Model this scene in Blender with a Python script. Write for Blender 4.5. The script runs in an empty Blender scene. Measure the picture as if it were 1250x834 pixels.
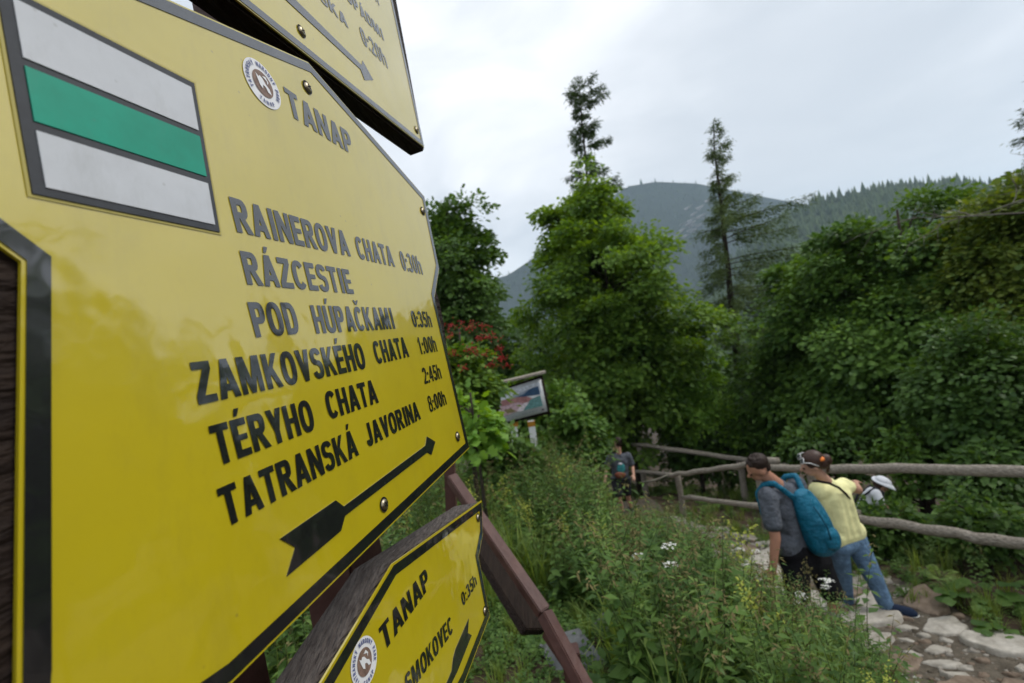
import bpy, bmesh, math, random
import numpy as np
from mathutils import Vector, Matrix
rad = math.radians
S = bpy.context.scene
COL = S.collection

# ---------------------------------------------------------------- camera, sky, sun, exposure
FPX, CX, CY, ROLL = 560.0, 625.0, 417.0, rad(9)
CAM = np.array([0.0, 0.0, 1.7])
XA = np.array([math.cos(ROLL), 0, -math.sin(ROLL)])     # camera right in the world
YA = np.array([math.sin(ROLL), 0, math.cos(ROLL)])      # camera up
ZA = np.array([0.0, 1.0, 0.0])                          # viewing direction
cd = bpy.data.cameras.new('camera'); cam = bpy.data.objects.new('camera', cd); COL.objects.link(cam)
cd.sensor_width = 36; cd.lens = FPX * 36 / 1250; cd.clip_start = 0.02; cd.clip_end = 12000
M = Matrix.Identity(4)
for i in range(3):
    M[i][0] = XA[i]; M[i][1] = YA[i]; M[i][2] = -ZA[i]; M[i][3] = CAM[i]
cam.matrix_world = M
cd.dof.use_dof = True; cd.dof.focus_distance = 0.56; cd.dof.aperture_fstop = 6.0
S.camera = cam

wd = bpy.data.worlds.new('World'); S.world = wd; wd.use_nodes = True
SUN_EL, SUN_AZ = rad(52), rad(88)
nt = wd.node_tree; nt.nodes.clear()
def N(nt, t, **k):
    n = nt.nodes.new(t)
    for a, v in k.items():
        if a in n.inputs: n.inputs[a].default_value = v
        else: setattr(n, a, v)
    return n
L = lambda nt, a, b: nt.links.new(a, b)
sky = N(nt, 'ShaderNodeTexSky', sky_type='NISHITA', sun_disc=False, sun_elevation=SUN_EL, sun_rotation=SUN_AZ)
tc = N(nt, 'ShaderNodeTexCoord')
mp = N(nt, 'ShaderNodeMapping'); mp.inputs['Scale'].default_value = (1.0, 1.0, 2.6); mp.inputs['Location'].default_value = (0.35, 0.2, 0.1)
L(nt, tc.outputs['Generated'], mp.inputs['Vector'])
nz = N(nt, 'ShaderNodeTexNoise'); nz.inputs['Scale'].default_value = 2.3; nz.inputs['Detail'].default_value = 6; nz.inputs['Roughness'].default_value = .48
nz.inputs['Distortion'].default_value = .5
L(nt, mp.outputs['Vector'], nz.inputs['Vector'])
cr = N(nt, 'ShaderNodeValToRGB')
e = cr.color_ramp.elements
e[0].position = .34; e[0].color = (4.9, 5.25, 5.7, 1); e[1].position = .60; e[1].color = (7.4, 7.55, 7.8, 1)
L(nt, nz.outputs['Fac'], cr.inputs['Fac'])
vd = N(nt, 'ShaderNodeVectorMath', operation='DOT_PRODUCT'); vd.inputs[1].default_value = tuple(Vector(tuple(XA * ((945 - CX) / FPX) + YA * ((CY - 175) / FPX) + ZA)).normalized())
vn = N(nt, 'ShaderNodeVectorMath', operation='NORMALIZE'); L(nt, tc.outputs['Generated'], vn.inputs[0]); L(nt, vn.outputs[0], vd.inputs[0])
n2 = N(nt, 'ShaderNodeTexNoise'); n2.inputs['Scale'].default_value = 5; n2.inputs['Detail'].default_value = 5; L(nt, mp.outputs['Vector'], n2.inputs['Vector'])
am = N(nt, 'ShaderNodeMath', operation='MULTIPLY_ADD'); am.inputs[1].default_value = .10; L(nt, n2.outputs['Fac'], am.inputs[0]); L(nt, vd.outputs['Value'], am.inputs[2])
mr = N(nt, 'ShaderNodeMapRange', interpolation_type='SMOOTHSTEP'); mr.inputs['From Min'].default_value = .955; mr.inputs['From Max'].default_value = 1.05; mr.inputs['To Max'].default_value = .75; L(nt, am.outputs[0], mr.inputs['Value'])
m2 = N(nt, 'ShaderNodeMixRGB'); m2.inputs['Color2'].default_value = (4.3, 4.65, 5.05, 1); L(nt, mr.outputs[0], m2.inputs['Fac']); L(nt, cr.outputs['Color'], m2.inputs['Color1'])
mx = N(nt, 'ShaderNodeMixRGB'); mx.inputs['Fac'].default_value = .94
L(nt, sky.outputs['Color'], mx.inputs['Color1']); L(nt, m2.outputs['Color'], mx.inputs['Color2'])
bg = N(nt, 'ShaderNodeBackground'); bg.inputs['Strength'].default_value = .1
L(nt, mx.outputs['Color'], bg.inputs['Color'])
wo = N(nt, 'ShaderNodeOutputWorld'); L(nt, bg.outputs['Background'], wo.inputs['Surface'])

sl = bpy.data.lights.new('sun', 'SUN'); sl.energy = 1.4; sl.angle = rad(25); sl.color = (1, .96, .9)
so = bpy.data.objects.new('sun', sl); COL.objects.link(so); so.location = (-10, 10, 30)
sd = Vector((math.sin(SUN_AZ) * math.cos(SUN_EL), math.cos(SUN_AZ) * math.cos(SUN_EL), math.sin(SUN_EL)))
so.rotation_euler = sd.to_track_quat('Z', 'Y').to_euler()
S.view_settings.view_transform = 'Standard'; S.view_settings.look = 'None'
S.view_settings.exposure = 0.72; S.view_settings.gamma = 1
S.cycles.max_bounces = 6; S.cycles.diffuse_bounces = 3; S.cycles.glossy_bounces = 2
S.cycles.transmission_bounces = 4; S.cycles.volume_bounces = 0; S.cycles.use_denoising = True

# ---------------------------------------------------------------- helpers
def W(px, py, d):
    """world point seen at photo pixel (px,py) standing d metres in front of the camera"""
    return CAM + XA * ((px - CX) / FPX * d) + YA * (-(py - CY) / FPX * d) + ZA * d

class Geo:
    def __init__(s): s.v = []; s.f = []; s.m = []; s.n = 0
    def add(s, v, f, mat=0):
        v = np.asarray(v, float).reshape(-1, 3); f = np.asarray(f, int).reshape(-1, 3)
        s.v.append(v); s.f.append(f + s.n); s.n += len(v)
        s.m.append(np.full(len(f), mat, int) if np.isscalar(mat) else np.asarray(mat))
    def arrays(s): return np.concatenate(s.v), np.concatenate(s.f), np.concatenate(s.m)
    def build(s, name, mats, parent=None, smooth=False):
        v, f, m = s.arrays()
        me = bpy.data.meshes.new(name)
        me.vertices.add(len(v)); me.vertices.foreach_set('co', v.astype(np.float32).ravel())
        me.loops.add(len(f) * 3); me.loops.foreach_set('vertex_index', f.astype(np.int32).ravel())
        me.polygons.add(len(f)); me.polygons.foreach_set('loop_start', np.arange(0, len(f) * 3, 3, dtype=np.int32))
        me.polygons.foreach_set('loop_total', np.full(len(f), 3, dtype=np.int32))
        mats = mats if isinstance(mats, (list, tuple)) else [mats]
        for q in mats: me.materials.append(q)
        me.polygons.foreach_set('material_index', m.astype(np.int32))
        if smooth: me.polygons.foreach_set('use_smooth', np.ones(len(f), bool))
        me.update(calc_edges=True); me.validate()
        return link(name, me, parent)

def link(name, me, parent=None):
    o = bpy.data.objects.new(name, me); COL.objects.link(o)
    if parent is not None:
        o.parent = parent
        root = parent
        loc = Vector((0, 0, 0))
        while root is not None: loc += root.location; root = root.parent
        if parent.type == 'EMPTY': o.matrix_parent_inverse = Matrix.Translation(-loc)
    return o

def tag(o, label=None, cat=None, group=None, kind=None):
    if label: o['label'] = label
    if cat: o['category'] = cat
    if group: o['group'] = group
    if kind: o['kind'] = kind
    return o
def thing(name, label, cat, loc, group=None):
    o = bpy.data.objects.new(name, None); COL.objects.link(o); o.location = Vector(loc); o.empty_display_size = .2
    return tag(o, label, cat, group)
def copy_tree(o, loc, rz=0, sc=1, label=None):
    r = o.copy(); COL.objects.link(r); r.location = Vector(loc); r.rotation_euler = (0, 0, rz); r.scale = (sc, sc, sc)
    if label: r['label'] = label
    for ch in o.children:
        c = ch.copy(); COL.objects.link(c); c.parent = r
    return r

def tube(g, pts, radii, n=8, mat=0, cap=True):
    pts = [np.asarray(p, float) for p in pts]; k = len(pts)
    if np.isscalar(radii): radii = [radii] * k
    t = pts[1] - pts[0]; t = t / (np.linalg.norm(t) + 1e-9)
    a = np.array([0, 0, 1.0]) if abs(t[2]) < .9 else np.array([1.0, 0, 0])
    u = np.cross(t, a); u /= np.linalg.norm(u)
    V = []
    for i in range(k):
        t = pts[min(i + 1, k - 1)] - pts[max(i - 1, 0)]; t = t / (np.linalg.norm(t) + 1e-9)
        u = u - t * u.dot(t); u /= (np.linalg.norm(u) + 1e-9); w = np.cross(t, u)
        for j in range(n):
            th = 2 * math.pi * j / n
            V.append(pts[i] + (u * math.cos(th) + w * math.sin(th)) * radii[i])
    F = []
    for i in range(k - 1):
        for j in range(n):
            a0, b0 = i * n + j, i * n + (j + 1) % n
            F += [(a0, b0, b0 + n), (a0, b0 + n, a0 + n)]
    if cap:
        V += [pts[0], pts[-1]]; c0, c1 = k * n, k * n + 1
        for j in range(n):
            F.append((c0, (j + 1) % n, j)); F.append((c1, (k - 1) * n + j, (k - 1) * n + (j + 1) % n))
    g.add(V, F, mat)

def nodes(name, base, rough=.6, spec=.3, var=0, scale=20, bump=0, metal=0, coat=0, col2=None, obj=True, stretch=None, island=0, bscale=None, clearrough=.08, dist=.02):
    m = bpy.data.materials.new(name); m.use_nodes = True; t = m.node_tree; b = t.nodes['Principled BSDF']
    b.inputs['Base Color'].default_value = (*base, 1); b.inputs['Roughness'].default_value = rough
    b.inputs['Specular IOR Level'].default_value = spec; b.inputs['Metallic'].default_value = metal
    b.inputs['Coat Weight'].default_value = coat; b.inputs['Coat IOR'].default_value = 1.75; b.inputs['Coat Roughness'].default_value = clearrough
    vec = None
    if var or bump or col2:
        c = N(t, 'ShaderNodeTexCoord'); vec = c.outputs['Object']
        if stretch is not None:
            p = N(t, 'ShaderNodeMapping'); p.inputs['Scale'].default_value = stretch; L(t, vec, p.inputs['Vector']); vec = p.outputs['Vector']
    if var or col2:
        n = N(t, 'ShaderNodeTexNoise'); n.inputs['Scale'].default_value = scale; n.inputs['Detail'].default_value = 6; n.inputs['Roughness'].default_value = .65
        L(t, vec, n.inputs['Vector'])
        r = N(t, 'ShaderNodeValToRGB'); el = r.color_ramp.elements
        el[0].position = .3; el[1].position = .7
        c2 = col2 if col2 else [min(1, x * (1 + var)) for x in base]
        c1 = base if col2 else [x * (1 - var) for x in base]
        el[0].color = (*c1, 1); el[1].color = (*c2, 1)
        L(t, n.outputs['Fac'], r.inputs['Fac']); L(t, r.outputs['Color'], b.inputs['Base Color'])
    if bump:
        n2 = N(t, 'ShaderNodeTexNoise'); n2.inputs['Scale'].default_value = bscale or scale * 2; n2.inputs['Detail'].default_value = 5
        L(t, vec, n2.inputs['Vector'])
        bp = N(t, 'ShaderNodeBump'); bp.inputs['Strength'].default_value = bump; bp.inputs['Distance'].default_value = dist
        L(t, n2.outputs['Fac'], bp.inputs['Height']); L(t, bp.outputs['Normal'], b.inputs['Normal'])
    return m

def leafmat(name, dark, light, trans=.3, rough=.5, spec=.25, big=None):
    """foliage: colour varies from leaf to leaf and from branch to branch, light shines through"""
    if trans: dark = [c * 1.45 for c in dark]; light = [c * 1.6 for c in light]
    m = bpy.data.materials.new(name); m.use_nodes = True; t = m.node_tree; b = t.nodes['Principled BSDF']
    g = N(t, 'ShaderNodeNewGeometry'); r = N(t, 'ShaderNodeValToRGB')
    el = r.color_ramp.elements; el[0].color = (*dark, 1); el[1].color = (*light, 1)
    c = N(t, 'ShaderNodeTexCoord'); n = N(t, 'ShaderNodeTexNoise'); n.inputs['Scale'].default_value = big or .8; n.inputs['Detail'].default_value = 2
    L(t, c.outputs['Object'], n.inputs['Vector'])
    a = N(t, 'ShaderNodeMath', operation='MULTIPLY_ADD'); a.inputs[1].default_value = .55
    a2 = N(t, 'ShaderNodeMath', operation='MULTIPLY_ADD'); a2.inputs[1].default_value = 1.5; a2.inputs[2].default_value = -.5
    L(t, n.outputs['Fac'], a2.inputs[0]); L(t, g.outputs['Random Per Island'], a.inputs[0]); 
    a3 = N(t, 'ShaderNodeMath', operation='MULTIPLY'); a3.inputs[1].default_value = .6; L(t, a2.outputs[0], a3.inputs[0]); L(t, a3.outputs[0], a.inputs[2])
    L(t, a.outputs[0], r.inputs['Fac']); L(t, r.outputs['Color'], b.inputs['Base Color'])
    b.inputs['Roughness'].default_value = rough; b.inputs['Specular IOR Level'].default_value = spec
    tr = N(t, 'ShaderNodeBsdfTranslucent')
    hs = N(t, 'ShaderNodeHueSaturation'); hs.inputs['Saturation'].default_value = 1.15; hs.inputs['Value'].default_value = 1.6; hs.inputs['Hue'].default_value = .48
    L(t, r.outputs['Color'], hs.inputs['Color']); L(t, hs.outputs['Color'], tr.inputs['Color'])
    mixs = N(t, 'ShaderNodeMixShader'); mixs.inputs['Fac'].default_value = trans
    L(t, b.outputs[0], mixs.inputs[1]); L(t, tr.outputs[0], mixs.inputs[2])
    L(t, mixs.outputs[0], t.nodes['Material Output'].inputs['Surface'])
    return m

MT = dict(
    yellow=nodes('yellow_enamel', (.49, .39, .004), .45, .4, var=.05, scale=6, coat=1.0, clearrough=.07),
    black=nodes('black_enamel', (.007, .007, .008), .45, .2, coat=1.0, clearrough=.1),
    rim=nodes('plate_edge', (.42, .36, .10), .5),
    dwood=nodes('dark_stained_wood', (.010, .006, .005), .75, .15, col2=(.028, .018, .013), scale=3, stretch=(30, 2, 30), bump=.6, bscale=5),
    gwood=nodes('weathered_grey_wood', (.15, .128, .102), .85, .15, col2=(.40, .355, .30), scale=3, stretch=(5, 9, 24), bump=1, bscale=4),
    boardtop=nodes('sawn_brown_grey_wood', (.06, .047, .042), .85, .15, col2=(.17, .145, .13), scale=4, stretch=(45, 5, 45), bump=1, bscale=5),
    red=nodes('red_brown_stain', (.05, .02, .016), .55, .35, col2=(.095, .042, .033), scale=9, bump=.3),
    white=nodes('white_paint', (.53, .55, .58), .4, .3, var=.07, scale=18, coat=.3),
    green=nodes('green_paint', (.0, .24, .15), .35, .3, col2=(.0, .33, .215), scale=14, coat=.12),
    mframe=nodes('grey_black_frame', (.012, .013, .015), .5, .1, var=.6, scale=60, coat=.6),
    sticker=nodes('white_sticker', (.75, .75, .76), .4, .4, coat=.5),
    navy=nodes('navy_print', (.10, .12, .26), .5), brownprint=nodes('brown_print', (.20, .13, .10), .5, var=.4, scale=200),
    steel=nodes('screw_steel', (.36, .31, .22), .35, .5, metal=1), hole=nodes('screw_recess', (.01, .008, .006), .8),
    soil=nodes('earth', (.035, .024, .016), .95, .1, col2=(.085, .062, .042), scale=4, bump=1, bscale=18),
    path=nodes('path_earth', (.06, .05, .038), .95, .1, col2=(.17, .145, .112), scale=9, bump=1, bscale=30),
    stone=nodes('pale_grey_granite', (.18, .16, .135), .85, .2, col2=(.40, .365, .315), scale=7, bump=.7, bscale=16),
    stonew=nodes('whitish_granite', (.26, .235, .195), .9, .15, col2=(.56, .52, .455), scale=9, bump=.7, bscale=16),
    stoneb=nodes('brown_granite', (.12, .085, .06), .85, .2, col2=(.29, .225, .17), scale=7, bump=.7, bscale=16),
    slab=nodes('grey_concrete', (.085, .09, .092), .9, .2, col2=(.15, .155, .158), scale=8, bump=.3),
    bark=nodes('bark', (.028, .022, .017), .95, .1, col2=(.07, .058, .046), scale=9, bump=1, stretch=(3, 3, .7)),
    deadw=nodes('dead_branch', (.10, .085, .07), .9, .1, col2=(.2, .195, .155), scale=9),
    stem=nodes('weed_stem', (.05, .075, .02), .7, .2),
    berry=nodes('red_berries', (.30, .006, .004), .45, .3),
    plume=nodes('brown_seed_heads', (.11, .10, .04), .9, .1, col2=(.19, .16, .07), scale=14),
    petal=nodes('white_petals', (.75, .75, .70), .7), yflower=nodes('yellow_green_flowers', (.25, .28, .04), .8),
)
def weather(m, wob=.05, dirt=(.20, .16, .03), amount=.22):
    """wavy enamel: reflections wander a little, faint grime and water marks dull the gloss"""
    t = m.node_tree; b = t.nodes['Principled BSDF']; c = N(t, 'ShaderNodeTexCoord')
    n = N(t, 'ShaderNodeTexNoise'); n.inputs['Scale'].default_value = 9; n.inputs['Detail'].default_value = 3; L(t, c.outputs['Object'], n.inputs['Vector'])
    bp = N(t, 'ShaderNodeBump'); bp.inputs['Strength'].default_value = wob; bp.inputs['Distance'].default_value = .05
    L(t, n.outputs['Fac'], bp.inputs['Height']); L(t, bp.outputs['Normal'], b.inputs['Coat Normal'])
    mp = N(t, 'ShaderNodeMapping'); mp.inputs['Scale'].default_value = (34, 10, 4); L(t, c.outputs['Object'], mp.inputs['Vector'])
    n2 = N(t, 'ShaderNodeTexNoise'); n2.inputs['Scale'].default_value = 2.2; n2.inputs['Detail'].default_value = 9; n2.inputs['Roughness'].default_value = .72; L(t, mp.outputs['Vector'], n2.inputs['Vector'])
    r = N(t, 'ShaderNodeMapRange'); r.inputs['From Min'].default_value = .5; r.inputs['From Max'].default_value = .8; r.inputs['To Max'].default_value = amount; L(t, n2.outputs['Fac'], r.inputs['Value'])
    n3 = N(t, 'ShaderNodeTexVoronoi'); n3.inputs['Scale'].default_value = 55; L(t, c.outputs['Object'], n3.inputs['Vector'])
    sp = N(t, 'ShaderNodeMapRange'); sp.inputs['From Min'].default_value = .03; sp.inputs['From Max'].default_value = .10; sp.inputs['To Min'].default_value = .55; sp.inputs['To Max'].default_value = 0; L(t, n3.outputs['Distance'], sp.inputs['Value'])
    n4 = N(t, 'ShaderNodeTexNoise'); n4.inputs['Scale'].default_value = 7; L(t, c.outputs['Object'], n4.inputs['Vector'])
    gt = N(t, 'ShaderNodeMath', operation='GREATER_THAN'); gt.inputs[1].default_value = .58; L(t, n4.outputs['Fac'], gt.inputs[0])
    ml = N(t, 'ShaderNodeMath', operation='MULTIPLY'); L(t, sp.outputs[0], ml.inputs[0]); L(t, gt.outputs[0], ml.inputs[1])
    ad = N(t, 'ShaderNodeMath', operation='MAXIMUM'); L(t, r.outputs[0], ad.inputs[0]); L(t, ml.outputs[0], ad.inputs[1])
    src = b.inputs['Base Color'].links[0].from_socket if b.inputs['Base Color'].links else None
    mx = N(t, 'ShaderNodeMixRGB'); mx.inputs['Color2'].default_value = (*dirt, 1); L(t, ad.outputs[0], mx.inputs['Fac'])
    if src: L(t, src, mx.inputs['Color1'])
    else: mx.inputs['Color1'].default_value = b.inputs['Base Color'].default_value
    L(t, mx.outputs['Color'], b.inputs['Base Color'])
    cr = N(t, 'ShaderNodeMapRange'); cr.inputs['To Min'].default_value = .06; cr.inputs['To Max'].default_value = .3; L(t, r.outputs[0], cr.inputs['Value']); L(t, cr.outputs[0], b.inputs['Coat Roughness'])
for k_, v_ in (('yellow', 2.05), ('black', 2.0)): MT[k_].node_tree.nodes['Principled BSDF'].inputs['Coat IOR'].default_value = v_
weather(MT['yellow']); weather(MT['black'], .05, (.05, .05, .05), .25); weather(MT['white'], .03, (.30, .31, .30), .5); weather(MT['green'], .03, (.06, .22, .16), .4)
LF = dict(
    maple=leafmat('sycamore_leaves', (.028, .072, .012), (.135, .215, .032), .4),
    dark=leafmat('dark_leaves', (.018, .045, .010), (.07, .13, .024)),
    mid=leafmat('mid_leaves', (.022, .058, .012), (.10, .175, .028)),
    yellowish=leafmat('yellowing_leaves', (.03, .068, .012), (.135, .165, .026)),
    bright=leafmat('fresh_leaves', (.055, .13, .018), (.17, .28, .04)),
    needle=leafmat('conifer_needles', (.02, .042, .014), (.06, .10, .028), .2, .6),
    larch=leafmat('larch_needles', (.03, .055, .018), (.09, .125, .04), .25, .6),
    weed=leafmat('weed_leaves', (.022, .055, .012), (.095, .16, .034), .35, big=1.6),
    weed2=leafmat('weed_leaves_light', (.055, .10, .024), (.17, .235, .06), .35, big=1.6),
    grass=leafmat('grass_blades', (.045, .085, .015), (.17, .22, .05), .35, big=1.6),
    hillcon=leafmat('hillside_conifers', (.025, .05, .025), (.10, .14, .05), .0, .9, .05, big=.01),
    farcon=leafmat('distant_conifers', (.012, .028, .016), (.05, .08, .03), .0, .9, .05, big=.008),
    rowan=leafmat('rowan_leaves', (.03, .075, .015), (.13, .2, .03)),
)

# ---------------------------------------------------------------- ground
def sstep(a, b, x):
    t = np.clip((x - a) / (b - a), 0, 1); return t * t * (3 - 2 * t)
PY = [-3, 0, 2, 3.3, 4.2, 5.5, 7, 8.5, 9.5, 11, 13, 16]
PX = [3.8, 3.4, 3.1, 2.85, 2.7, 2.65, 2.5, 2.2, 2.0, 1.9, 2.3, 3.2]
def path_x(y): return np.interp(y, PY, PX)
def G(x, y):
    x = np.asarray(x, float); y = np.asarray(y, float)
    zp = -.5 - .2 * np.clip(y, -3, 12) - .38 * np.clip(y - 12, 0, 60) - .2 * np.clip(y - 72, 0, 400)
    px = path_x(y)
    bank = np.interp(y, [-4, 0, 2.5, 8, 14], [.4, .5, 1.0, 1.0, .3]) * (1 - sstep(-1.9, -.55, x - px))
    right = -.22 * np.clip(x - px - 1.3, 0, 8) * np.interp(y, [-2, 3, 6], [0, .6, 1]) * (1 - .0 * x)
    right = right - .1 * np.clip(x - px - 9, 0, 60)
    left = .06 * np.clip(-x - 2, 0, 30)
    noise = .05 * np.sin(2.1 * x + 1.3 * y) + .04 * np.sin(3.7 * x - 2.9 * y + 1)
    noise = noise * sstep(.5, .9, np.abs(x - px))
    return zp + bank + right + left + noise
def Gz(x, y): return float(G(x, y))
def grid(xs, ys, fn):
    X, Y = np.meshgrid(xs, ys); Z = fn(X, Y)
    V = np.stack([X, Y, Z], -1).reshape(-1, 3); nx, ny = len(xs), len(ys)
    i = np.arange(ny - 1)[:, None] * nx + np.arange(nx - 1)[None]
    i = i.ravel(); F = np.concatenate([np.stack([i, i + 1, i + nx + 1], 1), np.stack([i, i + nx + 1, i + nx], 1)])
    return V, F
g = Geo()
xs = np.concatenate([np.linspace(-900, -40, 10), np.linspace(-38, -6, 16), np.linspace(-5, 9, 90), np.linspace(10, 40, 20), np.linspace(45, 1500, 14)])
ys = np.concatenate([np.linspace(-400, -25, 8), np.linspace(-20, -3, 10), np.linspace(-2, 14, 100), np.linspace(15, 80, 30), np.linspace(90, 3200, 20)])
g.add(*grid(xs, ys, G)); tag(g.build('ground', MT['soil'], smooth=True), kind='structure')
g = Geo()
ty = np.linspace(-1, 12, 80); V = []; F = []
for i, y in enumerate(ty):
    for j, o in enumerate(np.linspace(-.72, .85, 9)):
        x = path_x(y) + o * (1 + .12 * math.sin(y * 3)); V.append((x, y, Gz(x, y) + .012 - .02 * abs(o) ** 4))
for i in range(79):
    for j in range(8):
        a = i * 9 + j; F += [(a, a + 1, a + 10), (a, a + 10, a + 9)]
g.add(V, F); tag(g.build('footpath', MT['path'], smooth=True), kind='structure')

# stones set in the footpath
def stone(x, y, rx, ry, rot, h, seed, mat, label, group, sink=.02):
    r = random.Random(seed); bm = bmesh.new()
    n = r.randint(6, 8); pts = []
    for i in range(n):
        a = 2 * math.pi * (i + r.uniform(-.3, .3)) / n; q = r.uniform(.82, 1.08)
        pts.append((math.cos(a) * rx * q, math.sin(a) * ry * q))
    c, s = math.cos(rot), math.sin(rot)
    vs = [bm.verts.new((c * a - s * b, s * a + c * b, 0)) for a, b in pts]
    f = bm.faces.new(vs)
    ex = bmesh.ops.extrude_face_region(bm, geom=[f])
    top = [q for q in ex['geom'] if isinstance(q, bmesh.types.BMVert)]
    tilt = (r.uniform(-.08, .08), r.uniform(-.08, .08))
    for q in top: q.co.z = h + q.co.x * tilt[0] + q.co.y * tilt[1] + r.uniform(-.008, .008); q.co.x *= .95; q.co.y *= .95
    bmesh.ops.bevel(bm, geom=[e for e in bm.edges if all(q.co.z > h * .4 for q in e.verts)], offset=min(.022, h * .6), segments=3, affect='EDGES', profile=.6)
    tf = max(bm.faces, key=lambda q: q.calc_area() * (q.calc_center_median().z > h * .6))
    rr = bmesh.ops.poke(bm, faces=[tf])
    for q in rr['verts']: q.co.z += r.uniform(.004, .02)
    bmesh.ops.triangulate(bm, faces=bm.faces[:]); bmesh.ops.recalc_face_normals(bm, faces=bm.faces[:])
    bmesh.ops.subdivide_edges(bm, edges=[e for e in bm.edges if e.calc_length() > .1], cuts=2, use_grid_fill=True)
    for q in bm.verts:
        k = q.co; q.co += Vector((math.sin(k.y * 31 + seed), math.sin(k.x * 29 + seed * 2), math.sin(k.x * 23 + k.y * 27))) * .009
    me = bpy.data.meshes.new('path_stone'); bm.to_mesh(me); bm.free(); me.materials.append(mat)
    for p in me.polygons: p.use_smooth = True
    try: me.set_sharp_from_angle(angle=rad(50))
    except Exception: pass
    o = link('path_stone', me); o.location = (x, y, Gz(x, y) - sink)
    # lie along the slope
    e_ = .15; nx = -(Gz(x + e_, y) - Gz(x - e_, y)) / (2 * e_); ny = -(Gz(x, y + e_) - Gz(x, y - e_)) / (2 * e_)
    o.rotation_euler = Vector((nx, ny, 1)).to_track_quat('Z', 'Y').to_euler()
    return tag(o, label, 'stone', group)
rs = random.Random(5); placed = []
tries = 0
while len(placed) < 230 and tries < 26000:
    tries += 1
    y = 1.9 + 7.5 * rs.random() ** 1.9; big = rs.random() < (.9 if tries < 7000 else .12)
    R = rs.uniform(.16, .29) if big else rs.uniform(.05, .11)
    x = path_x(y) + rs.uniform(-.7, .8)
    if any(math.hypot(x - a, (y - b) * 1.0) < (R + c) * .76 for a, b, c in placed): continue
    placed.append((x, y, R))
    k = rs.random(); asp = rs.uniform(.62, .95)
    if k < .5: m_, lb, gp = MT['stonew'], 'whitish rough stone set into the stepped footpath', 'whitish stones of the footpath'
    elif k < .78: m_, lb, gp = MT['stone'], 'grey flat-topped stone set into the stepped footpath', 'grey stones of the footpath'
    else: m_, lb, gp = MT['stoneb'], 'reddish brown stone set into the stepped footpath', 'brown stones of the footpath'
    stone(x, y, R * 1.14, R * asp, rs.uniform(-.6, .6), rs.uniform(.05, .075) * (1 if big else .7), len(placed), m_, lb, gp)
def slab(name, x, y, hx, hy, rot, h, seed, label):
    r = random.Random(seed); bm = bmesh.new(); c, s_ = math.cos(rot), math.sin(rot)
    vs = [bm.verts.new((c * a - s_ * b, s_ * a + c * b, 0)) for a, b in [(-hx, -hy), (hx * .9, -hy * 1.05), (hx * 1.05, hy * .9), (.1 * hx, hy * 1.1), (-hx * .95, hy)]]
    ex = bmesh.ops.extrude_face_region(bm, geom=[bm.faces.new(vs)])
    for q in ex['geom']:
        if isinstance(q, bmesh.types.BMVert): q.co.z = h + q.co.x * .05
    bmesh.ops.bevel(bm, geom=bm.edges[:], offset=.008, segments=2, affect='EDGES'); bmesh.ops.recalc_face_normals(bm, faces=bm.faces[:])
    me = bpy.data.meshes.new(name); bm.to_mesh(me); bm.free(); me.materials.append(MT['slab']); o = link(name, me); o.location = (x, y, Gz(x, y) - .01); return tag(o, label, 'slab')
slab('ground_slab', .05, 2.42, .13, .17, .35, .03, 1, 'flat grey concrete slab on the ground below the brown handrail')
slab('ground_slab', .36, 2.75, .10, .12, .9, .03, 2, 'small grey slab half hidden behind the brown handrail')
g = Geo(); rg = np.random.RandomState(9); ib_ = bmesh.new(); bmesh.ops.create_icosphere(ib_, subdivisions=1, radius=1); gv = np.array([v.co[:] for v in ib_.verts]); gf = np.array([[v.index for v in f.verts] for f in ib_.faces]); ib_.free()
for _ in range(3400):
    y = 1.9 + 6.5 * rg.rand() ** 1.6; x = path_x(y) + rg.uniform(-.78, .85); k = .006 + .026 * rg.rand() ** 3
    g.add(gv * rg.uniform(.6, 1.25, (len(gv), 1)) * [k * rg.uniform(.8, 1.4), k, k * .6] + [x, y, Gz(x, y) + .012], gf, rg.randint(0, 3))
tag(g.build('gravel', [MT['stone'], MT['stoneb'], MT['path']]), 'grit and small stones between the stones of the footpath', 'gravel', kind='stuff')

# ---------------------------------------------------------------- far mountains
def mountain(name, prof, dr, df, zf, seed, mat, nu=150, nv=46, rough=1.0, rocks=None):
    """ridge whose skyline follows prof (photo x -> y) at distance dr, sloping down to zf at distance df"""
    px = np.linspace(prof[0][0], prof[-1][0], nu); py = np.interp(px, [a for a, _ in prof], [b for _, b in prof])
    rng = np.random.RandomState(seed); ph = rng.rand(12) * 7
    V = np.zeros((nv, nu, 3))
    for j in range(nv):
        s = j / (nv - 1)
        for i in range(nu):
            top = W(px[i], py[i], dr); d = dr + (df - dr) * s
            foot = W(px[i], CY, df)
            p_ = top + (foot - top) * s; p_[2] = top[2] + (zf - top[2]) * (s ** .85)
            w = math.sin(math.pi * min(1, s * 1.15)) * rough
            q = px[i] * .03
            p_[2] += w * (22 * math.sin(q * 1.3 + ph[0] + 2 * s) + 14 * math.sin(q * 2.9 + ph[1] + 5 * s) + 8 * math.sin(q * 6.1 + ph[2] + 9 * s))
            V[j, i] = p_
    i = (np.arange(nv - 1)[:, None] * nu + np.arange(nu - 1)[None]).ravel()
    F = np.concatenate([np.stack([i, i + 1, i + nu + 1], 1), np.stack([i, i + nu + 1, i + nu], 1)])
    g = Geo(); g.add(V.reshape(-1, 3), F); o = tag(g.build(name, mat, smooth=True), kind='structure')
    return V
mm1 = nodes('far_slope', (.008, .017, .012), .95, .05, col2=(.026, .042, .024), scale=.02, bump=.3, bscale=.05)
mm2 = nodes('near_slope', (.04, .07, .025), .95, .05, col2=(.065, .095, .035), scale=.02, bump=.3, bscale=.06)
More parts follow.
